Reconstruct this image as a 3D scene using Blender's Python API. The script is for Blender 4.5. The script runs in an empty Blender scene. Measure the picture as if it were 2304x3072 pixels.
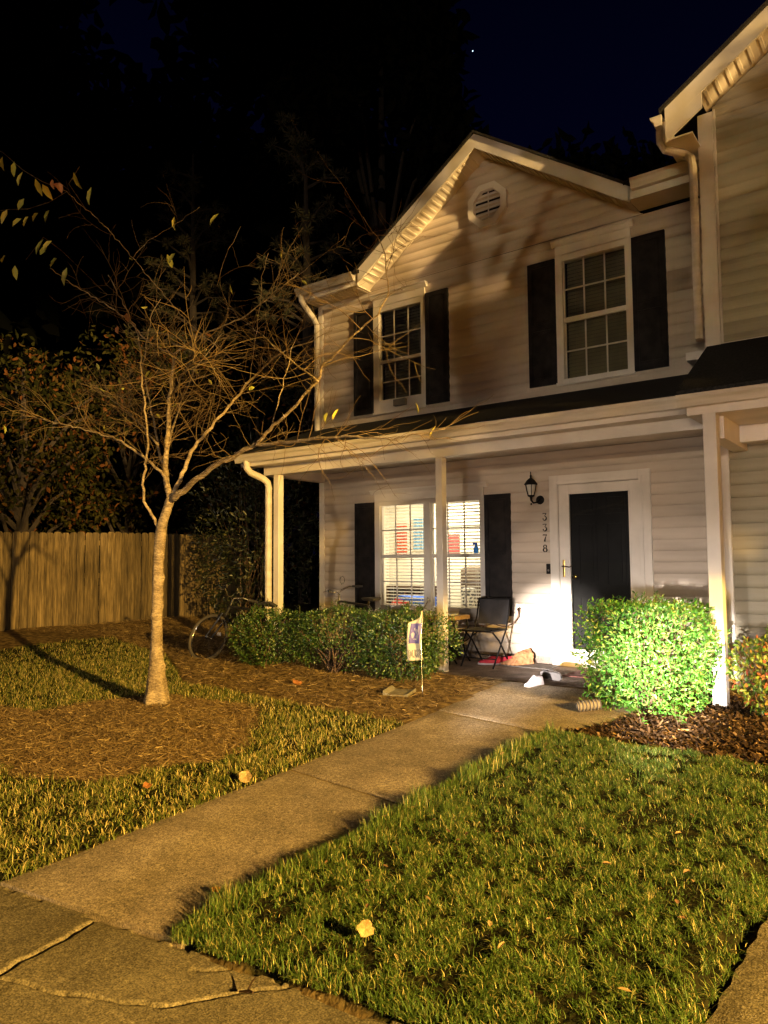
import bpy, bmesh, math, random
import numpy as np
from mathutils import Vector, Matrix
random.seed(7); rng = np.random.default_rng(7)
S = bpy.context.scene
COL = S.collection

# ------------------------------------------------------------------ camera
cam = bpy.data.cameras.new("camera"); camo = bpy.data.objects.new("camera", cam); COL.objects.link(camo)
yaw, pitch, roll = math.radians(36.811), math.radians(3.838), math.radians(-0.409)
fwd = Vector((-math.sin(yaw)*math.cos(pitch), math.cos(yaw)*math.cos(pitch), math.sin(pitch)))
rgt = Vector((math.cos(yaw), math.sin(yaw), 0)); up = rgt.cross(fwd)
r2 = rgt*math.cos(roll)+up*math.sin(roll); u2 = up*math.cos(roll)-rgt*math.sin(roll)
CAMZ = 1.52
camo.matrix_world = Matrix(((r2.x, u2.x, -fwd.x, 0), (r2.y, u2.y, -fwd.y, 0), (r2.z, u2.z, -fwd.z, CAMZ), (0, 0, 0, 1)))
cam.sensor_fit = 'VERTICAL'; cam.sensor_height = 36; cam.lens = 36*2200/3072
cam.clip_start = 0.05; cam.clip_end = 1500
S.camera = camo
# ------------------------------------------------------------------ world: moonless dusk-blue night sky
w = bpy.data.worlds.new("World"); S.world = w; w.use_nodes = True
nt = w.node_tree; bg = nt.nodes['Background']
tc = nt.nodes.new('ShaderNodeTexCoord'); sx = nt.nodes.new('ShaderNodeSeparateXYZ'); cr = nt.nodes.new('ShaderNodeValToRGB')
nt.links.new(tc.outputs['Generated'], sx.inputs[0]); nt.links.new(sx.outputs['Z'], cr.inputs[0]); nt.links.new(cr.outputs[0], bg.inputs[0])
cr.color_ramp.elements[0].position = 0.3; cr.color_ramp.elements[0].color = (0.0007, 0.0010, 0.0085, 1)
cr.color_ramp.elements[1].position = 0.75; cr.color_ramp.elements[1].color = (0.0002, 0.0003, 0.0024, 1)
bg.inputs[1].default_value = 1.0
S.view_settings.view_transform = 'Standard'; S.view_settings.look = 'None'
S.view_settings.exposure = 0.0; S.view_settings.gamma = 1.0
S.cycles.use_denoising = True

# ------------------------------------------------------------------ lamps of the street, plus an added fill (out of frame)
def spot(name, loc, target, power, size, blend, color, radius):
    l = bpy.data.lights.new(name, 'SPOT'); o = bpy.data.objects.new(name, l); COL.objects.link(o)
    l.energy = power; l.spot_size = math.radians(size); l.spot_blend = blend; l.color = color; l.shadow_soft_size = radius
    o.location = loc; o.rotation_euler = (Vector(target)-Vector(loc)).to_track_quat('-Z', 'Y').to_euler()
    return o
WARM = (1.0, 0.61, 0.145)
# low full-cutoff sodium lamp on the path side (lights lawn, path, tree and fence)
spot("path_lamp_light", (8.3, 0.4, 3.5), (8.25, 0.41, 0.0), 25000, 178, 0.03, WARM, 0.09)
# tall sodium street lamp further along the street (lights the gable)
H_LAMP = Vector((-5.4, 8.35, 5.5)) + 45*Vector((0.955, -0.258, 0.146))
spot("street_lamp_light", H_LAMP, (-6.2, 7.6, 7.8), 430000, 13.5, 1.0, (1.0, 0.66, 0.24), 0.25)
# weak fill lamp added far behind the photographer to lift the house front
spot("far_fill_light", (7.0, -34.0, 3.6), (-3.5, 8.0, 4.5), 17000, 40, 0.8, (1.0, 0.81, 0.58), 0.15)
# two headlamps of a car standing in the street behind the photographer
HW = (1.0, 0.91, 0.85)
for hx in (-1.2, 0.2):
    a = (hx, -3.0, 0.85)
    spot("headlamp_core", a, (hx-2.45, 8.35, 0.60), 46000, 7.5, 1.0, HW, 0.05)
    o = spot("headlamp_beam", a, (hx-2.45, 8.35, 0.80), 1550, 26, 1.0, HW, 0.05); o.scale = (1.5, 0.55, 1)
    o = spot("headlamp_spill", a, (hx-2.6, 8.35, 1.9), 400, 50, 1.0, HW, 0.05); o.scale = (1.3, 0.42, 1)

# ------------------------------------------------------------------ helpers
def empty(name, loc=(0, 0, 0)):
    o = bpy.data.objects.new(name, None); COL.objects.link(o); o.location = loc; return o
def tag(o, label=None, cat=None, group=None, kind=None):
    if label: o['label'] = label
    if cat: o['category'] = cat
    if group: o['group'] = group
    if kind: o['kind'] = kind
    return o
def thing(name, label, cat, loc=(0, 0, 0), group=None):
    return tag(empty(name, loc), label, cat, group)
def adopt(o, parent):
    o.parent = parent
    w0 = parent.location if parent.parent is None else Vector((0, 0, 0))   # parts of parts share world coordinates
    o.matrix_parent_inverse = Matrix.Translation(-w0)
def link_mesh(name, me, mat, parent=None, local=False):
    if mat: me.materials.append(mat)
    o = bpy.data.objects.new(name, me); COL.objects.link(o)
    if parent:
        if local: o.parent = parent
        else: adopt(o, parent)
    return o

class MB:
    def __init__(s): s.v = []; s.f = []
    def add(s, vs, fs):
        b = len(s.v); s.v += [tuple(p) for p in vs]; s.f += [tuple(b+i for i in f) for f in fs]; return s
    def box(s, x0, x1, y0, y1, z0, z1):
        x0, x1 = sorted((x0, x1)); y0, y1 = sorted((y0, y1)); z0, z1 = sorted((z0, z1))
        return s.add([(x0,y0,z0),(x1,y0,z0),(x1,y1,z0),(x0,y1,z0),(x0,y0,z1),(x1,y0,z1),(x1,y1,z1),(x0,y1,z1)],
              [(0,3,2,1),(4,5,6,7),(0,1,5,4),(1,2,6,5),(2,3,7,6),(3,0,4,7)])
    def quad(s, a, b, c, d): return s.add([a, b, c, d], [(0, 1, 2, 3)])
    def poly(s, pts): return s.add(pts, [tuple(range(len(pts)))])
    def prism(s, pts, d):
        """extrude a planar polygon by vector d"""
        n = len(pts); d = Vector(d); a = [Vector(p) for p in pts]; b = [p+d for p in a]
        return s.add(a+b, [tuple(range(n))[::-1], tuple(range(n, 2*n))]+[(i, (i+1) % n, n+(i+1) % n, n+i) for i in range(n)])
    def tube(s, pts, r, sides=8, cap=True, closed=False):
        P = [Vector(p) for p in pts]; n = len(P)
        R = list(r) if hasattr(r, '__len__') else [r]*n
        t0 = (P[1]-P[0]).normalized(); u = t0.orthogonal().normalized(); rings = []; prev = t0
        base = len(s.v)
        for i in range(n):
            if closed: t = (P[(i+1) % n]-P[i-1]).normalized()
            else: t = (P[min(i+1, n-1)]-P[max(i-1, 0)]).normalized()
            q = prev.rotation_difference(t); u = (q @ u).normalized(); u = (u-t*u.dot(t)).normalized(); v = t.cross(u); prev = t
            for k in range(sides):
                a = 2*math.pi*k/sides; s.v.append(tuple(P[i]+(u*math.cos(a)+v*math.sin(a))*R[i]))
        m = n if closed else n-1
        for i in range(m):
            j = (i+1) % n
            for k in range(sides):
                k2 = (k+1) % sides
                s.f.append((base+i*sides+k, base+i*sides+k2, base+j*sides+k2, base+j*sides+k))
        if cap and not closed:
            s.f.append(tuple(base+k for k in range(sides))[::-1]); s.f.append(tuple(base+(n-1)*sides+k for k in range(sides)))
        return s
    def lathe(s, prof, c=(0, 0, 0), sides=16):
        """prof: list of (r,z) bottom to top about z axis"""
        b = len(s.v); c = Vector(c)
        for r, z in prof:
            for k in range(sides):
                a = 2*math.pi*k/sides; s.v.append(tuple(c+Vector((r*math.cos(a), r*math.sin(a), z))))
        for i in range(len(prof)-1):
            for k in range(sides):
                k2 = (k+1) % sides; s.f.append((b+i*sides+k, b+i*sides+k2, b+(i+1)*sides+k2, b+(i+1)*sides+k))
        s.f.append(tuple(b+k for k in range(sides))[::-1]); s.f.append(tuple(b+(len(prof)-1)*sides+k for k in range(sides)))
        return s
    def build(s, name, mat, parent=None, local=False, smooth=False, bevel=0):
        me = bpy.data.meshes.new(name); me.from_pydata(s.v, [], s.f); me.validate()
        if smooth: me.polygons.foreach_set('use_smooth', [True]*len(me.polygons))
        o = link_mesh(name, me, mat, parent, local)
        if bevel:
            m = o.modifiers.new('bevel', 'BEVEL'); m.width = bevel; m.segments = 2; m.limit_method = 'ANGLE'
        return o
def np_mesh(name, V, loops_tot, loops, mat, parent=None, smooth=False):
    """V (n,3); faces given as flat loops and per-face totals"""
    me = bpy.data.meshes.new(name)
    me.vertices.add(len(V)); me.vertices.foreach_set('co', np.asarray(V, np.float32).ravel())
    me.loops.add(len(loops)); me.loops.foreach_set('vertex_index', np.asarray(loops, np.int32))
    tot = np.asarray(loops_tot, np.int32); st = np.concatenate([[0], np.cumsum(tot)[:-1]]).astype(np.int32)
    me.polygons.add(len(tot)); me.polygons.foreach_set('loop_start', st); me.polygons.foreach_set('loop_total', tot)
    if smooth: me.polygons.foreach_set('use_smooth', np.ones(len(tot), bool))
    me.update(calc_edges=True); me.validate()
    return link_mesh(name, me, mat, parent)

def M(name, c1, c2=None, scale=6.0, rough=0.7, bump=0.0, bscale=40.0, island=False, metal=0.0, stretch=(1, 1, 1), detail=5,
      spec=0.5, c3=None, trans=0.0, lo=0.35, hi=0.65, speck=None, tone=None):
    m = bpy.data.materials.new(name); m.use_nodes = True; n = m.node_tree; b = n.nodes['Principled BSDF']
    b.inputs['Roughness'].default_value = rough; b.inputs['Metallic'].default_value = metal
    b.inputs['Specular IOR Level'].default_value = spec
    col = None
    tcn = n.nodes.new('ShaderNodeTexCoord'); mp = n.nodes.new('ShaderNodeMapping'); mp.inputs['Scale'].default_value = stretch
    n.links.new(tcn.outputs['Object'], mp.inputs[0])
    c2 = c2 or tuple(x*0.8 for x in c1)
    rp = n.nodes.new('ShaderNodeValToRGB')
    e = rp.color_ramp.elements; e[0].position = lo; e[0].color = (*c1, 1); e[1].position = hi; e[1].color = (*c2, 1)
    if c3: x = e.new(min(0.97, hi+0.18)); x.color = (*c3, 1)
    if island:
        g = n.nodes.new('ShaderNodeNewGeometry'); n.links.new(g.outputs['Random Per Island'], rp.inputs[0])
    else:
        nz = n.nodes.new('ShaderNodeTexNoise'); nz.inputs['Scale'].default_value = scale; nz.inputs['Detail'].default_value = detail
        n.links.new(mp.outputs[0], nz.inputs[0]); n.links.new(nz.outputs[0], rp.inputs[0])
    if speck:                                        # fine aggregate and broad staining on top of the base tone
        src = rp.outputs[0]
        for sc_, a0, a1 in speck:
            q = n.nodes.new('ShaderNodeTexNoise'); q.inputs['Scale'].default_value = sc_; q.inputs['Detail'].default_value = 4
            r3 = n.nodes.new('ShaderNodeMapRange'); r3.inputs[1].default_value = 0.32; r3.inputs[2].default_value = 0.68; r3.inputs[3].default_value = a0; r3.inputs[4].default_value = a1
            mm = n.nodes.new('ShaderNodeMix'); mm.data_type = 'RGBA'; mm.blend_type = 'MULTIPLY'; mm.inputs[0].default_value = 1.0
            n.links.new(mp.outputs[0], q.inputs[0]); n.links.new(q.outputs[0], r3.inputs[0]); n.links.new(src, mm.inputs[6]); n.links.new(r3.outputs[0], mm.inputs[7]); src = mm.outputs[2]
        if tone:
            gi = n.nodes.new('ShaderNodeNewGeometry'); r4 = n.nodes.new('ShaderNodeMapRange'); r4.inputs[3].default_value = tone[0]; r4.inputs[4].default_value = tone[1]
            m4 = n.nodes.new('ShaderNodeMix'); m4.data_type = 'RGBA'; m4.blend_type = 'MULTIPLY'; m4.inputs[0].default_value = 1.0
            n.links.new(gi.outputs['Random Per Island'], r4.inputs[0]); n.links.new(src, m4.inputs[6]); n.links.new(r4.outputs[0], m4.inputs[7]); src = m4.outputs[2]
        n.links.new(src, b.inputs['Base Color'])
    else: n.links.new(rp.outputs[0], b.inputs['Base Color'])
    if bump:
        nb = n.nodes.new('ShaderNodeTexNoise'); nb.inputs['Scale'].default_value = bscale; nb.inputs['Detail'].default_value = 6
        bp = n.nodes.new('ShaderNodeBump'); bp.inputs['Strength'].default_value = bump; bp.inputs['Distance'].default_value = 0.02
        n.links.new(mp.outputs[0], nb.inputs[0]); n.links.new(nb.outputs[0], bp.inputs['Height']); n.links.new(bp.outputs[0], b.inputs['Normal'])
    return m
def glass_mat(name, tint=(0.9, 0.95, 0.95)):
    m = bpy.data.materials.new(name); m.use_nodes = True; n = m.node_tree; n.nodes.clear()
    out = n.nodes.new('ShaderNodeOutputMaterial'); mx = n.nodes.new('ShaderNodeMixShader'); tr = n.nodes.new('ShaderNodeBsdfTransparent')
    gl = n.nodes.new('ShaderNodeBsdfGlossy'); gl.inputs['Roughness'].default_value = 0.02; fr = n.nodes.new('ShaderNodeFresnel'); fr.inputs[0].default_value = 1.45
    tr.inputs[0].default_value = (*tint, 1)
    n.links.new(fr.outputs[0], mx.inputs[0]); n.links.new(tr.outputs[0], mx.inputs[1]); n.links.new(gl.outputs[0], mx.inputs[2]); n.links.new(mx.outputs[0], out.inputs[0])
    return m

mt = {}
mt['siding'] = M('vinyl_siding', (0.38, 0.315, 0.25), (0.48, 0.40, 0.32), scale=1.6, rough=0.55, stretch=(0.6, 1, 3), bump=0.05, bscale=18, spec=0.2)
mt['siding2'] = M('vinyl_siding_grey', (0.27, 0.24, 0.17), (0.33, 0.29, 0.21), scale=1.6, rough=0.55, stretch=(0.6, 1, 3), bump=0.05, bscale=18, spec=0.3)
mt['trim'] = M('white_trim', (0.60, 0.545, 0.48), (0.48, 0.43, 0.37), scale=2.5, rough=0.45, bump=0.03, bscale=30)
mt['gutter'] = M('gutter_metal', (0.52, 0.46, 0.38), (0.40, 0.35, 0.28), scale=3, rough=0.4, stretch=(0.5, 1, 4))
mt['soffit'] = M('soffit', (0.66, 0.58, 0.47), (0.58, 0.50, 0.40), scale=3, rough=0.5)
mt['shingle'] = M('shingles', (0.012, 0.011, 0.010), (0.03, 0.027, 0.024), scale=60, rough=0.95, bump=0.4, bscale=90, spec=0.1)
mt['shutter'] = M('black_shutter', (0.010, 0.009, 0.009), (0.022, 0.018, 0.017), scale=9, rough=0.6, bump=0.05, spec=0.12)
mt['doorblack'] = M('black_door', (0.008, 0.006, 0.005), (0.014, 0.011, 0.010), scale=4, rough=0.5, spec=0.12)
mt['iron'] = M('black_iron', (0.006, 0.005, 0.005), (0.012, 0.010, 0.009), scale=30, rough=0.6, bump=0.1, spec=0.12)
mt['brass'] = M('brass', (0.55, 0.36, 0.10), (0.40, 0.25, 0.07), scale=20, rough=0.3, metal=1.0)
mt['bronze'] = M('dark_bronze', (0.06, 0.035, 0.02), (0.09, 0.05, 0.03), scale=30, rough=0.4, metal=0.7)
mt['glass'] = glass_mat('window_glass')
mt['frosted'] = M('lamp_glass', (0.55, 0.52, 0.45), (0.45, 0.42, 0.36), scale=10, rough=0.15)
mt['blind'] = M('blind_slats', (0.78, 0.74, 0.66), (0.72, 0.68, 0.6), scale=4, rough=0.5)
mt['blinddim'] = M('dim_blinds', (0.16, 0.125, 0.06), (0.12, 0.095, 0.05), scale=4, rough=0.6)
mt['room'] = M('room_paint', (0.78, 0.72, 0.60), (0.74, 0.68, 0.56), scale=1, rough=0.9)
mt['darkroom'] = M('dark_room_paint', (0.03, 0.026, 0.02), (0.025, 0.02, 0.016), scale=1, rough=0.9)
mt['concrete'] = M('concrete', (0.34, 0.27, 0.185), (0.27, 0.21, 0.14), scale=3.2, rough=0.95, bump=0.35, bscale=160, c3=(0.38, 0.31, 0.21), spec=0.1, speck=((130, 0.4, 1.55), (45, 0.7, 1.25), (6, 0.82, 1.1), (1.3, 0.8, 1.1)))
mt['walk'] = M('sidewalk_concrete', (0.20, 0.165, 0.10), (0.15, 0.122, 0.072), scale=2.2, rough=0.95, bump=0.35, bscale=160, c3=(0.24, 0.2, 0.13), spec=0.1, speck=((130, 0.4, 1.55), (45, 0.7, 1.25), (6, 0.8, 1.12), (1.1, 0.75, 1.15)))
mt['slab'] = M('porch_concrete', (0.23, 0.18, 0.15), (0.15, 0.115, 0.095), scale=2.6, rough=0.9, bump=0.5, bscale=60, c3=(0.29, 0.22, 0.18), spec=0.15, speck=((70, 0.7, 1.2), (6, 0.65, 1.2)))
mt['bark'] = M('cherry_bark', (0.38, 0.29, 0.175), (0.20, 0.145, 0.085), scale=8, rough=0.9, bump=1.0, bscale=26, stretch=(1, 1, 2.6), c3=(0.46, 0.37, 0.24), spec=0.1, speck=((26, 0.72, 1.25), (60, 0.75, 1.25)))
mt['twig'] = M('reddish_twigs', (0.12, 0.073, 0.033), (0.18, 0.125, 0.06), island=True, rough=0.8, spec=0.2, lo=0.1, hi=0.9)
mt['yleaf'] = M('yellow_green_leaves', (0.26, 0.26, 0.04), (0.46, 0.38, 0.06), island=True, rough=0.55, lo=0.2, hi=0.8)
mt['rleaf'] = M('rust_leaves', (0.25, 0.07, 0.02), (0.32, 0.13, 0.03), island=True, rough=0.6)
mt['fence'] = M('fence_boards', (0.26, 0.185, 0.085), (0.14, 0.096, 0.042), scale=5, rough=0.9, bump=0.5, bscale=25, stretch=(6, 6, 0.5), c3=(0.34, 0.24, 0.11), speck=((3, 0.5, 1.2), (11, 0.6, 1.25)), tone=(0.6, 1.25))
mt['privet'] = M('privet_leaves', (0.035, 0.135, 0.012), (0.085, 0.215, 0.028), island=True, rough=0.38, c3=(0.24, 0.29, 0.07), lo=0.05, hi=0.72, spec=0.3)
mt['box'] = M('boxwood_leaves', (0.018, 0.050, 0.007), (0.055, 0.105, 0.018), island=True, rough=0.35, c3=(0.17, 0.20, 0.045), lo=0.15, hi=0.78)
mt['nandina'] = M('nandina_leaves', (0.07, 0.16, 0.02), (0.22, 0.25, 0.03), island=True, rough=0.45, c3=(0.40, 0.09, 0.04), lo=0.15, hi=0.78)
mt['holly'] = M('holly_leaves', (0.012, 0.018, 0.006), (0.028, 0.032, 0.010), island=True, rough=0.4, c3=(0.10, 0.09, 0.03), lo=0.3, hi=0.8)
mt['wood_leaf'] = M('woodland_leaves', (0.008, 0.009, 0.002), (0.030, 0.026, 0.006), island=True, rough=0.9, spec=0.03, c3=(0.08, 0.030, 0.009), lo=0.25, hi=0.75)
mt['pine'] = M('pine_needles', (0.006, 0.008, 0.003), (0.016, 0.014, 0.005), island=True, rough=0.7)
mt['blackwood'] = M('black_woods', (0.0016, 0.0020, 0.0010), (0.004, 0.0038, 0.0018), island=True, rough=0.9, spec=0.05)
mt['darktrunk'] = M('woodland_bark', (0.03, 0.02, 0.012), (0.018, 0.012, 0.008), scale=8, rough=0.95, bump=0.5)
mt['grass'] = M('lawn_blades', (0.032, 0.072, 0.010), (0.115, 0.168, 0.031), island=True, rough=0.5, c3=(0.46, 0.38, 0.14), lo=0.05, hi=0.785, spec=0.15)
mt['grass_dry'] = M('dry_lawn_blades', (0.05, 0.08, 0.012), (0.19, 0.20, 0.038), island=True, rough=0.55, c3=(0.56, 0.44, 0.16), lo=0.05, hi=0.62, spec=0.15)
mt['straw'] = M('pine_straw', (0.15, 0.09, 0.033), (0.30, 0.195, 0.072), island=True, rough=0.85, c3=(0.48, 0.34, 0.14), lo=0.2, hi=0.75)
mt['chip'] = M('bark_chips', (0.030, 0.017, 0.009), (0.10, 0.058, 0.027), island=True, rough=0.9, c3=(0.36, 0.22, 0.10), lo=0.2, hi=0.86, spec=0.1)
mt['stem'] = M('shrub_stems', (0.14, 0.085, 0.05), (0.09, 0.055, 0.03), scale=20, rough=0.9)
mt['rubber'] = M('tyre_rubber', (0.02, 0.017, 0.014), (0.035, 0.03, 0.024), scale=20, rough=0.8)
mt['tyrewall'] = M('dusty_tyre', (0.075, 0.06, 0.04), (0.05, 0.04, 0.026), scale=14, rough=0.85)
mt['chrome'] = M('chrome', (0.65, 0.62, 0.58), (0.5, 0.48, 0.44), scale=10, rough=0.2, metal=1.0)
mt['bikeframe'] = M('dark_bicycle_paint', (0.012, 0.012, 0.014), (0.02, 0.018, 0.018), scale=6, rough=0.3)
mt['mesh'] = M('black_sling_fabric', (0.035, 0.030, 0.030), (0.015, 0.013, 0.013), scale=6, rough=0.9, bump=0.3, bscale=120)
mt['tablewood'] = M('table_wood', (0.30, 0.19, 0.08), (0.20, 0.12, 0.05), scale=6, rough=0.6, stretch=(1, 6, 6))
mt['red'] = M('red_canvas', (0.42, 0.018, 0.035), (0.34, 0.012, 0.026), scale=10, rough=0.8)
mt['white'] = M('white_canvas', (0.40, 0.36, 0.36), (0.28, 0.25, 0.25), scale=10, rough=0.8, bump=0.2)
mt['greysole'] = M('grey_sole', (0.10, 0.09, 0.085), (0.075, 0.068, 0.065), scale=10, rough=0.8)
mt['bag'] = M('brown_paper', (0.33, 0.155, 0.065), (0.26, 0.115, 0.045), scale=5, rough=0.85, bump=0.3, bscale=12)
mt['mat_grey'] = M('grey_doormat', (0.075, 0.065, 0.055), (0.12, 0.10, 0.085), scale=18, rough=0.95, bump=0.5, bscale=120)
mt['mat_red'] = M('red_doormat', (0.16, 0.055, 0.04), (0.11, 0.04, 0.03), scale=18, rough=0.95, bump=0.5, bscale=120)
mt['cream'] = M('cream_cloth', (0.68, 0.60, 0.36), (0.60, 0.52, 0.30), scale=12, rough=0.85, bump=0.1)
mt['blueflag'] = M('violet_blue_print', (0.14, 0.11, 0.27), (0.19, 0.155, 0.32), scale=25, rough=0.85)
mt['palelilac'] = M('pale_print', (0.44, 0.38, 0.42), (0.5, 0.44, 0.40), scale=25, rough=0.85)
mt['ink'] = M('dark_print', (0.05, 0.03, 0.05), (0.06, 0.04, 0.05), scale=25, rough=0.8)
mt['splash'] = M('splash_block_concrete', (0.22, 0.19, 0.125), (0.16, 0.14, 0.09), scale=9, rough=0.9, bump=0.3)
mt['pipe'] = M('corrugated_plastic', (0.22, 0.18, 0.13), (0.17, 0.14, 0.10), scale=9, rough=0.6)
mt['deadleaf'] = M('dry_yellow_leaf', (0.44, 0.31, 0.12), (0.28, 0.17, 0.055), scale=60, rough=0.75, bump=0.3)
mt['plastic'] = M('ivory_plastic', (0.66, 0.57, 0.46), (0.6, 0.5, 0.4), scale=4, rough=0.4)

# ------------------------------------------------------------------ terrain shape
TREE = (-5.85, 4.28)
def smooth01(t): t = np.clip(t, 0, 1); return t*t*(3-2*t)
def vnoise(x, y, s, seed=0):
    x = np.asarray(x, float)*s; y = np.asarray(y, float)*s
    def h(i, j):
        q = np.sin(i*127.1+j*311.7+seed*74.7)*43758.5453; return q-np.floor(q)
    i = np.floor(x); j = np.floor(y); fx = smooth01(x-i); fy = smooth01(y-j)
    return (h(i, j)*(1-fx)+h(i+1, j)*fx)*(1-fy)+(h(i, j+1)*(1-fx)+h(i+1, j+1)*fx)*fy
def gbase(x, y): return np.clip(0.065*(np.asarray(y, float)-1.9), 0, 0.28)
def g(x, y):
    x = np.asarray(x, float); y = np.asarray(y, float)
    z = gbase(x, y)
    d = np.hypot((x-TREE[0]-0.15), (y-TREE[1]+0.3))
    z = z+0.07*np.exp(-(d/0.75)**2)
    z = z+0.16*smooth01((-x-9.5)/3.0)*smooth01((y-3)/2)        # bank towards the fence
    inl = smooth01((x-np.interp(y, [1.93, 3.6, 5.17], [-2.53, -2.44, -2.36]))/0.05)*smooth01((y-np.interp(x, [-2.5, -1.485, -0.68], [1.95, 2.06, 2.17]))/0.30)*smooth01((-0.66-x)/0.05)*smooth01((5.35-y)/0.3)
    z = z+0.035*inl                                             # thick sod standing proud of the path
    z = z+0.012*(vnoise(x, y, 2.3)-0.5)*np.where((x < -3.9) | (x > -2.0), 1, 0.0)
    return z
def gz(x, y): return float(g(x, y))
def in_poly(x, y, P):
    x = np.asarray(x); y = np.asarray(y); r = np.zeros(x.shape, bool); n = len(P)
    for i in range(n):
        x1, y1 = P[i]; x2, y2 = P[(i+1) % n]
        c = ((y1 > y) != (y2 > y)) & (x < (x2-x1)*(y-y1)/(y2-y1+1e-12)+x1); r ^= c
    return r
FRONT = [(-14.0, 0.35), (-3.67, 1.80), (-2.506, 1.958), (-1.485, 2.08), (-0.9, 2.15), (3.0, 2.62)]   # kerb-side edge of gardens
def yfront(x): return np.interp(x, [p[0] for p in FRONT], [p[1] for p in FRONT])
WALK = [(-3.67, 1.80), (-2.506, 1.958), (-2.42, 3.6), (-2.30, 5.25), (-2.12, 5.55), (-1.98, 6.0), (-1.95, 6.9), (-3.60, 6.9), (-3.47, 6.0)]
RLAWN = [(-2.53, 1.93), (-2.44, 3.6), (-2.36, 5.17), (-2.1, 5.23), (-1.74, 5.22), (-1.4, 5.14), (-1.1, 5.12), (-0.6, 5.05), (-0.61, 3.47), (-0.655, 2.6), (-0.68, 2.17), (-1.485, 2.05)]
LLAWN = [(-3.64, 1.82), (-3.50, 4.95), (-4.6, 5.0), (-6.6, 5.15), (-8.3, 6.2), (-10.6, 6.9), (-10.9, 4.6), (-11.5, 0.7)]
def lawn_density(x, y):
    d = np.hypot((x+5.5)/1.28, (y-3.70)/1.04)
    e = np.hypot((x+7.3)/1.6, (y-3.25)/0.42)
    n = vnoise(x, y, 3.1, 3)
    a = smooth01((np.minimum(d, e+0.1)-0.93+0.25*(n-0.5))/0.16)
    edge = smooth01((-10.6-x)/-1.2)
    return a
# ground sheet: fine in view, coarse to the horizon
xs = np.concatenate([[-400, -150, -60, -30, -20], np.arange(-15, 1.01, 0.06), [2, 4, 8, 20, 60, 150, 400]])
ys = np.concatenate([[-400, -100, -30, -8, -3], np.arange(-1, 12.01, 0.06), [14, 18, 25, 40, 80, 200, 500]])
X, Y = np.meshgrid(xs, ys); Z = g(X, Y)-0.06*(Y < yfront(X)+0.06)*((X > -3.8) & (X < -2.4))-0.045*(Y < yfront(X)-0.005)-0.012*in_poly(X, Y, WALK)-0.03*(Y > 6.95)
Z = Z-0.05*((X > -0.70) & (Y < 6.0) & (X < 3))
V = np.stack([X, Y, Z], -1).reshape(-1, 3)
nx, ny = len(xs), len(ys); I = np.arange(nx*ny).reshape(ny, nx)
Q = np.stack([I[:-1, :-1], I[:-1, 1:], I[1:, 1:], I[1:, :-1]], -1).reshape(-1)
gm = bpy.data.materials.new('soil'); gm.use_nodes = True; n_ = gm.node_tree; b_ = n_.nodes['Principled BSDF']; b_.inputs['Roughness'].default_value = 0.95
b_.inputs['Specular IOR Level'].default_value = 0.1
t_ = n_.nodes.new('ShaderNodeTexCoord'); a_ = n_.nodes.new('ShaderNodeAttribute'); a_.attribute_name = 'turf'
def ramp_noise(scale, cols, detail=6):
    q = n_.nodes.new('ShaderNodeTexNoise'); q.inputs['Scale'].default_value = scale; q.inputs['Detail'].default_value = detail
    r = n_.nodes.new('ShaderNodeValToRGB'); r.color_ramp.elements[0].position = 0.35; r.color_ramp.elements[1].position = 0.68
    r.color_ramp.elements[0].color = (*cols[0], 1); r.color_ramp.elements[1].color = (*cols[1], 1)
    n_.links.new(t_.outputs['Object'], q.inputs[0]); n_.links.new(q.outputs[0], r.inputs[0]); return r.outputs[0], q.outputs[0]
mulchc, mn = ramp_noise(14, [(0.07, 0.042, 0.017), (0.27, 0.185, 0.075)])
turfc, tn = ramp_noise(22, [(0.006, 0.007, 0.002), (0.030, 0.027, 0.008)])
mx = n_.nodes.new('ShaderNodeMix'); mx.data_type = 'RGBA'
n_.links.new(a_.outputs['Fac'], mx.inputs[0]); n_.links.new(mulchc, mx.inputs[6]); n_.links.new(turfc, mx.inputs[7]); n_.links.new(mx.outputs[2], b_.inputs['Base Color'])
bq = n_.nodes.new('ShaderNodeTexNoise'); bq.inputs['Scale'].default_value = 45; bq.inputs['Detail'].default_value = 6
bp = n_.nodes.new('ShaderNodeBump'); bp.inputs['Strength'].default_value = 0.7; bp.inputs['Distance'].default_value = 0.03
n_.links.new(t_.outputs['Object'], bq.inputs[0]); n_.links.new(bq.outputs[0], bp.inputs['Height']); n_.links.new(bp.outputs[0], b_.inputs['Normal'])
ground = np_mesh('ground', V, np.full(len(Q)//4, 4), Q, gm, smooth=True)
turf = (in_poly(X, Y, RLAWN) | (in_poly(X, Y, LLAWN) & (lawn_density(X, Y) > 0.5))).astype(np.float32).ravel()
at = ground.data.attributes.new('turf', 'FLOAT', 'POINT'); at.data.foreach_set('value', turf)
tag(ground, kind='structure')

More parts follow.
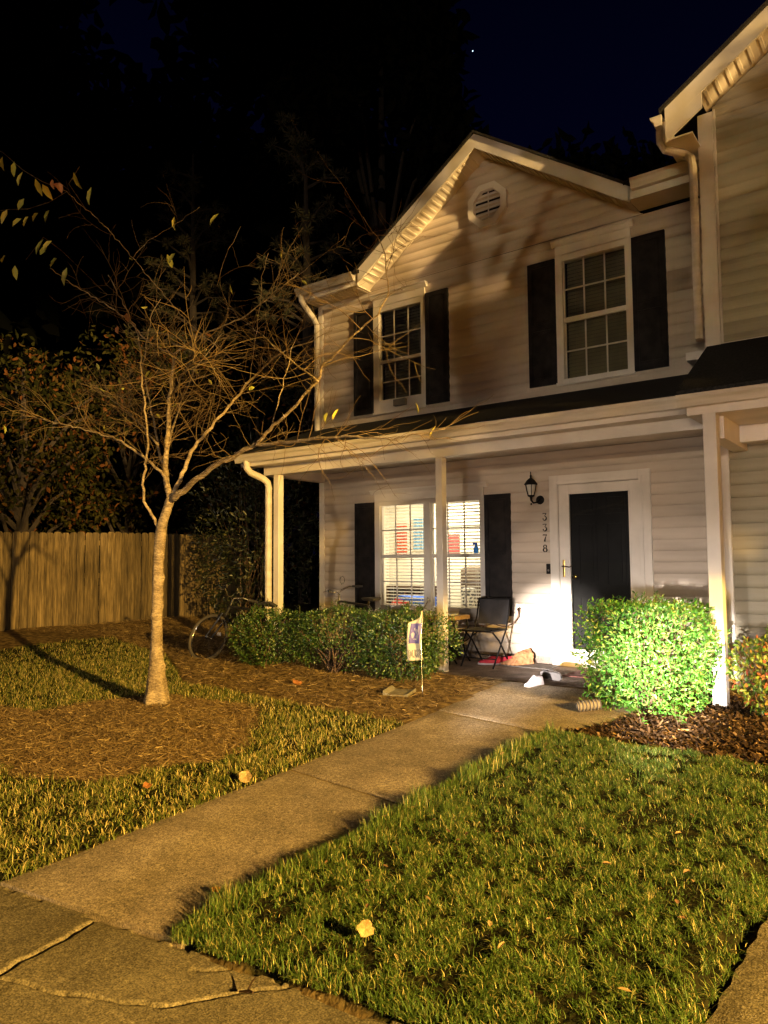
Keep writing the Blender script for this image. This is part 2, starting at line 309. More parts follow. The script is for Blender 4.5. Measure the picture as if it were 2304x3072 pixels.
# garden path: slabs with joints, following the slope
def slab_strip(name, left, right, joints, mat, thick=0.12, lift=0.0, res=0.03, gap=0.02, kind='structure', wob=0.006):
    """left/right: polylines (x of y); y-range cut at joints"""
    ly, lx = [p[1] for p in left], [p[0] for p in left]; ry, rx = [p[1] for p in right], [p[0] for p in right]
    mb = MB()
    for k in range(len(joints)-1):
        (a0, a1), (b0, b1) = joints[k], joints[k+1]     # y at left and right edge for both ends
        n = max(2, int(abs(b0-a0)/0.05)); m = 16; P = []; e = 0.0 if k == 0 else gap/2; e2 = 0.0 if k == len(joints)-2 else gap/2
        for i in range(n+1):
            t = i/n
            yl = (a0+e)+(b0-e2-a0-e)*t; yr = (a1+e)+(b1-e2-a1-e)*t
            xl = np.interp(yl, ly, lx); xr = np.interp(yr, ry, rx)
            for j in range(m+1):
                s = j/m; x = xl+(xr-xl)*s; y = yl+(yr-yl)*s
                if j in (0, m): x += wob*math.sin(y*37.0+j)*(1 if j else -1)
                P.append((x, y, float(gbase(x, y))+lift-(0.006 if (j in (0, m) or i in (0, n)) else 0)))
        b = len(P); F = []
        for i in range(n):
            for j in range(m): a = i*(m+1)+j; F.append((a, a+1, a+m+2, a+m+1))
        rim = [i for i in range(m+1)]+[i*(m+1)+m for i in range(1, n+1)]+[n*(m+1)+j for j in range(m-1, -1, -1)]+[i*(m+1) for i in range(n-1, 0, -1)]
        P2 = P+[(P[i][0], P[i][1], P[i][2]-thick) for i in rim]
        for q in range(len(rim)):
            q2 = (q+1) % len(rim); F.append((rim[q], b+q, b+q2, rim[q2]))
        mb.add(P2, F)
    return mb.build(name, mat)
LW = [(-3.67, 1.80), (-3.595, 3.6), (-3.50, 5.4), (-3.60, 6.93)]
RW = [(-2.506, 1.958), (-2.42, 3.56), (-2.30, 5.25), (-2.12, 5.55), (-1.98, 6.0), (-1.95, 6.93)]
tag(slab_strip('path', LW, RW, [(1.80, 1.958), (3.69, 3.55), (5.45, 5.25), (6.905, 6.905)], mt['concrete']), kind='structure')

# public pavement in the foreground: broken slabs a little lower than the path
CR1 = [(-2.985, 1.90), (-2.92, 1.52), (-2.87, 1.42), (-2.80, 1.1), (-2.75, 0.4)]
CR2 = [(-2.87, 1.42), (-2.82, 1.45), (-2.61, 1.49), (-2.36, 1.59), (-2.22, 1.68), (-2.07, 1.88), (-1.93, 2.04)]
CR3 = [(-2.33, 1.88), (-2.24, 1.93), (-2.17, 2.0)]
def seg_dist(x, y, P):
    d = np.full(x.shape, 1e9)
    for (x1, y1), (x2, y2) in zip(P[:-1], P[1:]):
        L2 = (x2-x1)**2+(y2-y1)**2; t = np.clip(((x-x1)*(x2-x1)+(y-y1)*(y2-y1))/L2, 0, 1)
        d = np.minimum(d, np.hypot(x-x1-t*(x2-x1), y-y1-t*(y2-y1)))
    return d
u = np.arange(-4.6, 0.8, 0.007); v = np.concatenate([np.arange(0, 1.3, 0.007), [1.6, 2.4, 3.5]])
U, VV = np.meshgrid(u, v); PX = U; PY = yfront(U)-0.004-VV
wob = 0.03*(vnoise(PX, PY, 9, 1)-0.5)+0.016*(vnoise(PX, PY, 31, 6)-0.5)
d1 = seg_dist(PX+wob, PY, CR1); d2 = seg_dist(PX, PY+wob, CR2); d3 = seg_dist(PX, PY+wob, CR3)
zz = -0.022+0.003*(vnoise(PX, PY, 5, 2)-0.5)
below = in_poly(PX, PY+wob, CR2+[(0.9, 2.2), (0.9, -2), (-2.7, -2), (-2.75, 0.4)])
leftp = in_poly(PX+wob, PY, CR1+[(-2.75, -2), (-6, -2), (-6, 2.2)])
zz = zz+np.where(below, -0.0012, 0.0)+np.where(leftp, 0.0015, 0.0)
zz = zz-0.030*np.exp(-(d1/0.010)**2)-0.016*np.exp(-(d2/0.0055)**2)-0.008*np.exp(-(d3/0.008)**2)
zz = zz+0.002*(vnoise(PX, PY, 40, 8)-0.5)-0.010*smooth01(1-VV/0.03)*(vnoise(PX, PY, 14, 5) > 0.45)
zz = np.where(VV > 1.31, -0.022, zz)
n1, n2 = zz.shape; I = np.arange(n1*n2).reshape(n1, n2)
Q = np.stack([I[:-1, :-1], I[1:, :-1], I[1:, 1:], I[:-1, 1:]], -1).reshape(-1)
pv = np_mesh('pavement', np.stack([PX, PY, zz], -1).reshape(-1, 3), np.full(len(Q)//4, 4), Q, mt['walk'], smooth=True); tag(pv, kind='structure')
# neighbour's path at the side
tag(slab_strip('path', [(-0.66, 2.19), (-0.655, 2.6), (-0.60, 3.47), (-0.5, 6.6)], [(0.5, 2.33), (0.55, 3.6), (0.6, 6.6)], [(2.19, 2.33), (4.6, 4.6), (6.5, 6.5)], mt['walk'], lift=-0.012), kind='structure')

# porch slab
SL = 0.262
mb = MB(); mb.box(-7.5, -1.62, 6.92, 8.34, 0.0, SL)
porch_slab = mb.build('porch_floor', mt['slab'], bevel=0.008); tag(porch_slab, kind='structure')

# ------------------------------------------------------------------ vegetation builders
def leaf_mesh(name, P, A, N, L, Wd, mat, parent=None, fold=0.18):
    """P base points, A axis, N normal, L length, Wd width (arrays)"""
    A = A/np.linalg.norm(A, axis=1, keepdims=True); B = np.cross(N, A); B /= np.linalg.norm(B, axis=1, keepdims=True)+1e-9; Nn = np.cross(A, B)
    L = L[:, None]; Wd = Wd[:, None]; n = len(P)
    v0 = P; l1 = P+A*L*0.33+B*Wd*0.46+Nn*Wd*fold; l2 = P+A*L*0.70+B*Wd*0.36+Nn*Wd*fold
    tip = P+A*L-Nn*L*0.10; r2_ = P+A*L*0.70-B*Wd*0.36+Nn*Wd*fold; r1 = P+A*L*0.33-B*Wd*0.46+Nn*Wd*fold
    Vx = np.stack([v0, l1, l2, tip, r2_, r1], 1).reshape(-1, 3)
    k = np.arange(n)[:, None]*6
    Q = np.concatenate([k+np.array([[0, 3, 2, 1]]), k+np.array([[0, 5, 4, 3]])], 1).reshape(-1)
    return np_mesh(name, Vx, np.full(2*n, 4), Q, mat, parent)
def rdirs(n, r=rng):
    q = r.normal(size=(n, 3)); return q/np.linalg.norm(q, axis=1, keepdims=True)
def edge_fringe():
    m = 5200; t = rng.uniform(0, 1, m); y = 1.95+3.2*t; x = np.interp(y, [1.93, 3.6, 5.17], [-2.53, -2.44, -2.36])+np.abs(rng.normal(0, 0.04, m))+0.05*(vnoise(y*0, y, 4, 3)-0.6)
    h = rng.uniform(0.05, 0.125, m)*(0.45+0.8*vnoise(y*0+1, y, 6, 7)); x2 = rng.uniform(-2.5, -0.68, 1500); y2 = np.interp(x2, [-2.5, -1.485, -0.68], [1.955, 2.065, 2.17])+np.abs(rng.normal(0, 0.03, 1500))
    return np.r_[x, x2], np.r_[y, y2], np.r_[h, rng.uniform(0.02, 0.06, 1500)]
def blades(name, PX, PY, H, mat, w=0.0035, lean=0.45, z=None):
    n = len(PX); a = rng.uniform(0, 2*np.pi, n)+1.2*(vnoise(PX, PY, 7, 21)-0.5)*6; d = np.stack([np.cos(a), np.sin(a), 0*a], 1)
    base = np.stack([PX, PY, (g(PX, PY) if z is None else z)-0.004], 1)
    sd = np.stack([-np.sin(a), np.cos(a), 0*a], 1)*(w*rng.uniform(0.6, 1.4, n))[:, None]
    th0 = rng.uniform(0.05, 0.55, n)*lean*2; bend = rng.uniform(0.15, 1.0, n)*lean*2
    P = [base]; cur = base
    for k in range(3):
        th = np.minimum(th0+bend*k/1.5, 1.9); st = (H/3)[:, None]
        cur = cur+st*(d*np.sin(th)[:, None]+np.array([[0, 0, 1.0]])*np.cos(th)[:, None]); P.append(cur)
    tw_ = 0.0
    Vx = np.stack([P[0]-sd, P[0]+sd, P[1]+sd, P[1]-sd, P[2]+sd*0.75, P[2]-sd*0.75, P[3]], 1).reshape(-1, 3); k = np.arange(n)[:, None]*7
    loops = np.concatenate([k+np.array([[0, 1, 2, 3]]), k+np.array([[3, 2, 4, 5]]), k+np.array([[5, 4, 6]])], 1).reshape(-1)
    return np_mesh(name, Vx, np.tile([4, 4, 3], n), loops, mat)
def scatter(poly, n, dens=None):
    P = np.array(poly); lo = P.min(0); hi = P.max(0); x = rng.uniform(lo[0], hi[0], n); y = rng.uniform(lo[1], hi[1], n)
    k = in_poly(x, y, poly)
    if dens is not None: k &= rng.uniform(0, 1, n) < dens(x, y)
    return x[k], y[k]
# lawns
def clump(x, y): return 0.05+0.95*smooth01((vnoise(x, y, 8.5, 9)*0.4+vnoise(x, y, 24, 4)*0.6-0.38)/0.28)**1.5
def pedge(x, y): return np.maximum(clump(x, y), smooth01(1-(x-np.interp(y, [1.93, 3.6, 5.17], [-2.53, -2.44, -2.36]))/0.09))
x, y = scatter(RLAWN, 300000, pedge)
edge = smooth01(1-(x-np.interp(y, [1.93, 3.6, 5.17], [-2.53, -2.44, -2.36]))/0.16)
h = (0.018+0.035*vnoise(x, y, 9, 2)**1.5+rng.uniform(0, 0.026, len(x)))*(1+0.5*edge)
tag(blades('grass', x, y, h, mt['grass'], w=0.0013, lean=0.75), 'green lawn between the garden path and the side path', 'lawn', kind='stuff')
x, y, h = edge_fringe(); tag(blades('grass', x, y, h, mt['grass'], w=0.0016, lean=0.35), 'long grass fringe leaning over the edge of the garden path', 'grass', kind='stuff')
x, y = scatter(LLAWN, 420000, lambda x, y: lawn_density(x, y)*(0.25+0.75*clump(x, y))*(0.3+0.7*smooth01((x+11)/4)))
h = 0.022+0.05*vnoise(x, y, 8, 2)**1.5+rng.uniform(0, 0.028, len(x))
tag(blades('grass', x, y, h, mt['grass_dry'], w=0.0019, lean=0.75), 'patchy straw-tinged lawn around the bare tree', 'lawn', kind='stuff')
# pine straw and bark mulch
def litter(name, x, y, Lr, wr, mat, tilt=0.25, lift=0.006):
    n = len(x); a = rng.uniform(0, 2*np.pi, n); L = rng.uniform(*Lr, n); Wd = rng.uniform(*wr, n)
    d = np.stack([np.cos(a), np.sin(a), rng.normal(0, tilt, n)], 1)*L[:, None]*0.5; s = np.stack([-np.sin(a), np.cos(a), rng.normal(0, 0.5, n)], 1)*Wd[:, None]*0.5
    c = np.stack([x, y, g(x, y)+lift+rng.uniform(0, 0.012, n)], 1)
    Vx = np.stack([c-d-s, c+d-s*0.6, c+d*1.05+s*0.6, c-d*0.9+s], 1).reshape(-1, 3)
    return np_mesh(name, Vx, np.full(n, 4), np.arange(4*n), mat)
BED = [(-3.52, 5.0), (-4.6, 5.05), (-6.6, 5.2), (-8.3, 6.25), (-10.6, 6.95), (-12.2, 6.0), (-12.2, 9.5), (-7.6, 9.5), (-7.5, 6.9), (-3.62, 6.9)]
x, y = scatter(BED, 60000)
x2, y2 = scatter([(-8.6, 2.4), (-3.7, 2.4), (-3.7, 5.2), (-8.6, 5.2)], 80000, lambda x, y: (1-lawn_density(x, y))*0.9)
tag(litter('pine_litter', np.r_[x, x2], np.r_[y, y2], (0.035, 0.11), (0.0016, 0.0045), mt['straw']), 'brown pine straw mulch under the bare tree and boxwoods', 'mulch', kind='stuff')
RBED = [(-2.33, 5.22), (-2.1, 5.26), (-1.74, 5.24), (-1.4, 5.16), (-1.1, 5.14), (-0.5, 5.05), (-0.5, 7.6), (-1.95, 7.0), (-1.97, 6.0), (-2.1, 5.6)]
x, y = scatter(RBED, 16000)
tag(litter('bark_litter', x, y, (0.025, 0.085), (0.008, 0.024), mt['chip'], tilt=0.4, lift=0.008), 'dark bark chip mulch around the brightly lit hedge', 'mulch', kind='stuff')

def shrub(name, label, cat, cx, cy, hx, hy, z0, z1, nleaf, mat, L, Wd, sprigs=0, group=None, taper=0.8, gap=0.0, seed=1, rnd=3.0, fill=0.25, lumps=0.10):
    r = np.random.default_rng(seed)
    root = thing(name, label, cat, (cx, cy, gz(cx, cy)), group)
    q = rdirs(nleaf, r); s = (np.abs(q)**rnd).sum(1)**(-1/rnd); p = q*s[:, None]      # superellipsoid shell
    shell = np.where(r.uniform(0, 1, nleaf) < fill, r.uniform(0.4, 0.9, nleaf), r.uniform(0.88, 1.04, nleaf))
    keep = vnoise(p[:, 0]*3+p[:, 1]*1.7+5, p[:, 2]*3-p[:, 1]*1.3+5, 2.6, seed+2) > 0.24*r.uniform(0.6, 1.4, nleaf); q, p, shell = q[keep], p[keep], shell[keep]
    p = p*shell[:, None]
    lump = 1+lumps*(vnoise(p[:, 0]*2+p[:, 2], p[:, 1]*2-p[:, 2], 1.7, seed)-0.5)*2
    p = p*lump[:, None]
    tz = (p[:, 2]+1)/2; w_ = taper+(1-taper)*smooth01(tz*1.6)
    P = np.stack([cx+p[:, 0]*hx*w_, cy+p[:, 1]*hy*w_, z0+(z1-z0)*tz], 1)
    if gap: k = ~((np.abs(p[:, 0]) < gap) & (tz < 0.38) & (p[:, 1] < 0.5)) ; P, q = P[k], q[k]
    n = len(P)
    A = q*0.6+rdirs(n, r)*0.8+np.array([[0, 0, 0.25]]); N = q+rdirs(n, r)*0.7
    leaf_mesh('foliage', P, A, N, r.uniform(*L, n), r.uniform(*Wd, n), mat, root)
    mb = MB()
    for k in range(26):
        a = r.uniform(0, 6.28); bx = cx+0.12*hx*math.cos(a)*3*r.uniform(0, 1); by = cy+0.3*hy*math.sin(a)
        tx = cx+hx*0.8*r.uniform(-1, 1); ty = cy+hy*0.8*r.uniform(-1, 1); zt = z0+(z1-z0)*r.uniform(0.6, 0.95)
        b0 = gz(bx, by)-0.02
        mb.tube([(bx, by, b0), (bx*.6+tx*.4+r.normal()*.03, by*.6+ty*.4, b0+(zt-b0)*.45), (tx, ty, zt)], [0.009, 0.006, 0.003], 5)
    if sprigs:
        pl, al, nl = [], [], []
        for k in range(sprigs):
            bx = cx+hx*r.uniform(-.9, .9); by = cy+hy*r.uniform(-.9, .6); hh = r.uniform(0.06, 0.19); d = Vector((r.normal()*.25, r.normal()*.25, 1)).normalized()
            b0 = Vector((bx, by, z1-0.05-0.10*smooth01(abs(bx-cx)/hx)))
            mb.tube([b0, b0+d*hh*.5, b0+d*hh], [0.003, 0.0025, 0.0012], 5)
            for m_ in range(int(hh/0.018)+3):
                t = (m_+1)/(hh/0.018+3); pl.append(b0+d*hh*t); a = m_*2.4; al.append((math.cos(a), math.sin(a), 0.8)); nl.append((-math.cos(a)*.6, -math.sin(a)*.6, 1))
        nn = len(pl); leaf_mesh('leaves', np.array(pl), np.array(al), np.array(nl), r.uniform(L[0], L[1]*1.1, nn), r.uniform(*Wd, nn), mat, root)
    mb.build('stem', mt['stem'], root)
    return root

# ------------------------------------------------------------------ houses
D = 8.35
PITCH = 0.125; SZ0 = 0.36
PROF = [(0.0, 0.0), (0.07, -0.010), (0.20, -0.0195), (0.36, -0.025), (0.62, -0.027), (1.0, -0.019)]
def siding(mb, x0, x1, z0, z1, y, xl=None, xr=None, flip=False, side=None):
    """courses of lap siding on the plane y (facing -y); xl/xr functions of z give sloped ends"""
    k = int(math.floor((z0-SZ0)/PITCH+1e-6)); z = SZ0+k*PITCH
    while z < z1-1e-4:
        rows = []
        for t, dy in PROF:
            zz_ = min(max(z+t*PITCH, z0), z1)
            a = xl(zz_) if xl else x0; b = xr(zz_) if xr else x1
            if b < a: a = b = (a+b)/2
            if side is None: rows.append(((a, y+dy, zz_), (b, y+dy, zz_)))
            else: rows.append(((side+dy, a, zz_), (side+dy, b, zz_)))
        for i in range(len(rows)-1):
            if rows[i+1][0][2]-rows[i][0][2] > 1e-5:
                mb.quad(rows[i][0], rows[i][1], rows[i+1][1], rows[i+1][0])
        t = rows[-1]; 
        e = (Vector(t[0])+Vector((0, 0.019, 0)) if side is None else Vector(t[0])+Vector((0.019, 0, 0)), Vector(t[1])+Vector((0, 0.019, 0)) if side is None else Vector(t[1])+Vector((0.019, 0, 0)))
        mb.quad(t[0], t[1], e[1], e[0])
        z += PITCH
    return mb
house = thing('townhouse', 'beige sided two-storey townhouse with a lit porch window and an octagonal gable vent', 'house', (-4.5, D, 0.26))
PEAK = (-4.5, 6.82); RS = 0.68
mb = MB()
# ground floor around the window (-6.385..-4.61) and the door (-3.71..-2.50)
siding(mb, -7.37, -6.37, SZ0, 2.84, D); siding(mb, -6.37, -4.63, SZ0, 0.86, D); siding(mb, -6.37, -4.63, 2.34, 2.84, D)
siding(mb, -4.63, -3.69, SZ0, 2.84, D); siding(mb, -3.69, -2.52, 2.50, 2.84, D); siding(mb, -2.52, -1.70, SZ0, 2.84, D)
# upper floor
for a, b in ((-7.37, -6.37), (-5.50, -3.55), (-2.65, -1.70)): siding(mb, a, b, 3.30, 5.47, D)
for a, b in ((-6.37, -5.50), (-3.55, -2.65)): siding(mb, a, b, 3.30, 3.70, D); siding(mb, a, b, 5.20, 5.47, D)
siding(mb, 0, 0, 5.47, 6.80, D, xl=lambda z: -4.5-(6.84-z)/RS, xr=lambda z: -4.5+(6.84-z)/RS)
mb.build('wall', mt['siding'], house)
mb = MB()                                            # sheathing, side and rear walls, set behind the siding
mb.box(-7.44, -7.40, D+0.03, 15.0, 0.1, 5.6); mb.box(-7.44, -1.6, 14.9, 15.0, 0.1, 5.6)
mb.box(-7.44, -7.38, D+0.004, D+0.1, 0.2, 5.46); mb.box(-7.40, -1.62, D+0.05, 14.9, 2.86, 2.90)
mb.build('side_wall', mt['siding'], house)
mb = MB(); mb.box(-7.44, -3.69, D+0.003, D+0.2, 0.1, SZ0+0.005); mb.box(-2.52, -1.64, D+0.003, D+0.2, 0.1, SZ0+0.005); mb.build('foundation', mt['slab'], house)
mb = MB()
mb.box(-7.455, -7.36, D-0.03, D+0.06, 0.30, 2.80); mb.box(-7.47, -7.38, D-0.031, D+0.06, 3.40, 5.46)
mb.build('corner_board', mt['trim'], house)
# --- porch roof, beam, posts
mb = MB()
def roof_slab(mb, x0, x1, y0, z0, y1, z1, th=0.05):
    mb.prism([(x0, y0, z0), (x0, y1, z1), (x0, y1, z1+th), (x0, y0, z0+th)], (x1-x0, 0, 0))
roof_slab(mb, -7.66, -1.74, 6.86, 2.955, D-0.02, 3.49)
mb.build('porch_roof', mt['shingle'], house)
def gutter(mb, x0, x1, yb, ztop, h=0.105, d=0.105):
    pr = [(yb, ztop), (yb, ztop-h), (yb-d*0.62, ztop-h), (yb-d*0.72, ztop-h*0.72), (yb-d*0.78, ztop-h*0.55), (yb-d*0.98, ztop-h*0.32), (yb-d, ztop-h*0.12), (yb-d*1.06, ztop-h*0.10), (yb-d*1.06, ztop), (yb-d*0.9, ztop), (yb-d*0.86, ztop-h*0.25), (yb-0.02, ztop-h*0.3)]
    mb.prism([(x0, a, z) for a, z in pr], (x1-x0, 0, 0))
mb = MB(); gutter(mb, -7.68, -1.73, 6.90, 2.985); mb.build('porch_gutter', mt['gutter'], house)
mb = MB(); mb.box(-7.64, -1.74, 6.902, 6.925, 2.83, 2.95); mb.box(-7.64, -1.74, 6.926, 7.11, 2.832, 2.842); mb.build('fascia', mt['trim'], house)
mb = MB(); mb.box(-7.40, -1.60, 7.11, 7.24, 2.745, 2.86); mb.box(-7.395, -1.605, 7.105, 7.245, 2.715, 2.745)
mb.box(-7.45, -7.34, 7.242, D-0.022, 2.715, 2.86); mb.build('porch_beam', mt['trim'], house)
mb = MB(); mb.box(-7.34, -1.62, 7.25, D-0.02, 2.845, 2.86); mb.build('porch_ceiling', mt['trim'], house)
def post(x0, x1, y0, y1, z0, z1, parent):
    mb = MB(); mb.box(x0, x1, y0, y1, z0, z1); return mb.build('porch_post', mt['trim'], parent, bevel=0.006)
post(-7.222, -7.125, 7.12, 7.22, SL-0.05, 2.715, house)
post(-4.585, -4.495, 7.12, 7.22, SL-0.05, 2.715, house)
mb = MB()                                            # downspout at the porch corner
mb.tube([(-7.47, 6.85, 2.90), (-7.47, 6.86, 2.80), (-7.44, 6.90, 2.74), (-7.32, 7.02, 2.66), (-7.29, 7.07, 2.61), (-7.285, 7.09, 2.54), (-7.285, 7.09, 0.33)], 0.048, 10)
mb.build('downspout', mt['gutter'], house)
# --- upper eaves, rakes, main roof
OV = 8.02
def rake(mb, s, y0, y1, zo, th):                      # s=-1 left, +1 right : slab along the rake
    ex = 1.97
    p = [(-4.5, y0, 6.82+zo), (-4.5+s*ex, y0, 6.82+zo-RS*ex), (-4.5+s*ex, y0, 6.82+zo-RS*ex+th), (-4.5, y0, 6.82+zo+th)]
    mb.prism(p, (0, y1-y0, 0))
mb = MB(); rake(mb, -1, OV-0.02, OV, 0.0, 0.19); rake(mb, 1, OV-0.02, OV, 0.0, 0.19); mb.build('rake_board', mt['trim'], house)
mb = MB()
for s in (-1, 1):
    rake(mb, s, OV, D+0.02, 0.012, 0.012)
    for k in range(22):                              # soffit vents: raised ribs across the overhang
        t = 0.10+k*0.083; xx = -4.5+s*t; zb = 6.832-RS*t
        mb.prism([(xx, OV+0.03, zb), (xx+s*0.022, OV+0.03, zb-RS*0.022), (xx+s*0.022, OV+0.03, zb-RS*0.022-0.011), (xx, OV+0.03, zb-0.011)], (0, D-OV-0.09, 0))
mb.build('rake_soffit', mt['soffit'], house)
mb = MB()
for s in (-1, 1):
    p = [(-4.5, OV-0.05, 7.01), (-4.5+s*2.02, OV-0.05, 7.01-RS*2.02), (-4.5+s*2.02, OV-0.05, 7.045-RS*2.02), (-4.5, OV-0.05, 7.045)]
    mb.prism(p, (0, 4.0, 0))
roof_slab(mb, -7.62, -6.40, OV-0.04, 5.63, 11.5, 6.85); roof_slab(mb, -2.60, -1.60, OV-0.04, 5.70, 11.5, 6.92)
roof_slab(mb, -7.62, -1.60, 11.5, 6.85, 15.2, 5.63)
mb.build('roof', mt['shingle'], house)
mb = MB(); mb.box(-7.50, -6.43, OV-0.02, OV, 5.47, 5.62); mb.build('eave_fascia', mt['trim'], house); mb = MB(); mb.box(-2.56, -1.72, OV-0.02, OV, 5.52, 5.69); mb.build('eave_fascia', mt['trim'], house)
mb = MB(); mb.box(-7.50, -6.44, OV, D+0.0, 5.462, 5.475)
for k in range(13): mb.box(-7.46+k*0.08, -7.44+k*0.08, OV+0.03, D-0.04, 5.452, 5.462)
mb.build('eave_soffit', mt['soffit'], house); mb = MB(); mb.box(-2.56, -1.72, OV, D, 5.522, 5.535); mb.build('eave_soffit', mt['soffit'], house)
mb = MB(); gutter(mb, -7.57, -6.47, OV-0.022, 5.64); mb.build('eave_gutter', mt['gutter'], house); mb = MB(); gutter(mb, -2.50, -1.72, OV-0.022, 5.71); mb.build('eave_gutter', mt['gutter'], house)
mb = MB(); mb.box(-7.38, -6.5, D-0.028, D-0.001, 5.40, 5.461); mb.box(-6.5, -2.55, D-0.026, D-0.001, 5.44, 5.462) if False else None; mb.build('frieze_board', mt['trim'], house)
mb = MB()
mb.tube([(-7.50, OV-0.06, 5.56), (-7.50, OV-0.05, 5.47), (-7.49, OV+0.04, 5.38), (-7.46, D-0.14, 5.24), (-7.45, D-0.09, 5.16), (-7.45, D-0.08, 3.42)], 0.042, 10)
mb.build('downspout', mt['gutter'], house)
# gable vent
vc = Vector((-4.48, D-0.02, 6.175))
def octo(r, y): return [(vc.x+r*math.cos(math.pi/8+k*math.pi/4), y, vc.z+r*math.sin(math.pi/8+k*math.pi/4)) for k in range(8)]
mb = MB()
o1, i1, o0, i0 = octo(0.305, D-0.075), octo(0.215, D-0.075), octo(0.305, D), octo(0.205, D-0.005)
for k in range(8):
    j = (k+1) % 8
    mb.quad(o1[k], o1[j], i1[j], i1[k]); mb.quad(o0[k], o0[j], o1[j], o1[k]); mb.quad(i1[k], i1[j], i0[j], i0[k])
vent = mb.build('gable_vent', mt['trim'], house)
mb = MB()
for k in range(7):
    z = vc.z-0.185+k*0.06; hw = 0.2 if abs(z+0.02-vc.z) < 0.085 else 0.2-(abs(z+0.02-vc.z)-0.085)
    mb.prism([(vc.x-hw, D-0.062, z), (vc.x-hw, D-0.022, z+0.048), (vc.x-hw, D-0.014, z+0.048), (vc.x-hw, D-0.054, z)], (2*hw, 0, 0))
mb.box(vc.x-0.008, vc.x+0.008, D-0.03, D-0.02, vc.z-0.19, vc.z+0.19)
mb.build('louvre', mt['trim'], vent)
mb = MB(); mb.poly(octo(0.206, D-0.0215)[::-1]); mb.build('vent_backing', mt['doorblack'], vent)

# --- windows
def shutter(x0, x1, z0, z1):
    mb = MB(); y0 = D-0.055; mb.box(x0, x1, y0+0.016, D-0.016, z0, z1)
    w = 0.055; mid = z0+(z1-z0)*0.47
    mb.box(x0, x0+w, y0, y0+0.017, z0, z1); mb.box(x1-w, x1, y0, y0+0.017, z0, z1)
    for a, b in ((z0, z0+0.075), (mid-0.04, mid+0.04), (z1-0.065, z1)): mb.box(x0+w, x1-w, y0, y0+0.017, a, b)
    for a, b in ((z0+0.075, mid-0.04), (mid+0.04, z1-0.065)):
        mb.box(x0+w+0.02, x1-w-0.02, y0+0.006, y0+0.017, a+0.025, b-0.025)
    return mb.build('shutter', mt['shutter'], house, bevel=0.003)
for a, b in ((-3.935, -3.572), (-2.632, -2.258), (-6.752, -6.392), (-5.480, -5.112)): shutter(a, b, 3.655, 5.215)
for a, b in ((-6.748, -6.392), (-4.604, -4.238)): shutter(a, b, 0.828, 2.362)
def window(cx0, cx1, cz0, cz1, lights, rail, label=None, gz0=None, gz1=None, blindmat=None, name='window', headw=0.055, headh=0.165):
    mb = MB(); ya, yb = D-0.045, D+0.06
    gx = [lights[0][0]]+[q for l in lights for q in l][1:-1]+[lights[-1][1]]
    mb.box(cx0, lights[0][0]-0.0, ya, yb, cz0, cz1); mb.box(lights[-1][1], cx1, ya, yb, cz0, cz1)
    for i in range(len(lights)-1): mb.box(lights[i][1], lights[i+1][0], ya, yb, cz0, cz1)
    for a, b in lights: mb.box(a, b, ya+0.003, yb, gz1, cz1-0.001); mb.box(a, b, ya+0.003, yb, cz0+0.001, gz0)
    win = mb.build(name, mt['trim'], house)
    mb = MB()                                         # head moulding
    z = cz1+0.002; mb.box(cx0+0.004, cx1-0.004, D-0.05, D-0.01, z, z+headh*0.62)
    pr = [(D-0.01, z+headh*0.62), (D-0.062, z+headh*0.62), (D-0.066, z+headh*0.70), (D-0.075, z+headh*0.74), (D-0.085, z+headh*0.88), (D-0.10, z+headh*0.92), (D-0.10, z+headh), (D-0.01, z+headh)]
    mb.prism([(cx0-headw, a, q) for a, q in pr], (cx1-cx0+2*headw, 0, 0)); mb.build('head_moulding', mt['trim'], win)
    mb = MB(); mb.box(cx0-0.01, cx1+0.01, D-0.058, D-0.02, cz0-0.03, cz0-0.001); mb.build('sill', mt['trim'], win)
    for a, b in lights:
        mb = MB(); mb.box(a, b, D-0.012, D+0.02, rail[0], rail[1])
        for (z0, z1, yy) in ((rail[1], gz1, D-0.006), (gz0, rail[0], D+0.014)):
            e = 0.014; mb.box(a, a+e, yy, yy+0.02, z0, z1); mb.box(b-e, b, yy, yy+0.02, z0, z1)
            for k in (1, 2): xx = a+(b-a)*k/3; mb.box(xx-0.009, xx+0.009, yy+0.006, yy+0.016, z0, z1)
            zm = (z0+z1)/2; mb.box(a+e, b-e, yy+0.0065, yy+0.0155, zm-0.009, zm+0.009)
        mb.build('sash', mt['trim'], win)
        mb = MB(); mb.quad((a, D+0.005, rail[1]), (b, D+0.005, rail[1]), (b, D+0.005, gz1), (a, D+0.005, gz1)); mb.quad((a, D+0.025, gz0), (b, D+0.025, gz0), (b, D+0.025, rail[0]), (a, D+0.025, rail[0]))
        mb.build('pane', mt['glass'], win)
        if blindmat:
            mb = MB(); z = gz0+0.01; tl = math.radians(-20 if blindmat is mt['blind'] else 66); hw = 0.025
            yc = D+0.085
            while z < gz1+0.02:
                dy, dz = hw*math.cos(tl), hw*math.sin(tl)
                mb.prism([(a+0.012, yc-dy, z-dz), (a+0.012, yc+dy, z+dz), (a+0.012, yc+dy, z+dz+0.0022), (a+0.012, yc-dy, z-dz+0.0022)], (b-a-0.024, 0, 0)); z += 0.0445
            for t in (0.16, 0.84): xx = a+(b-a)*t; mb.box(xx-0.002, xx+0.002, yc-0.027, yc-0.0255, gz0, gz1); mb.box(xx-0.002, xx+0.002, yc+0.0255, yc+0.027, gz0, gz1)
            mb.build('blind', blindmat, win)
    return win
wl = window(-6.385, -4.610, 0.832, 2.362, [(-6.298, -5.548), (-5.442, -4.677)], (1.563, 1.613), gz0=0.905, gz1=2.300, blindmat=mt['blind'])
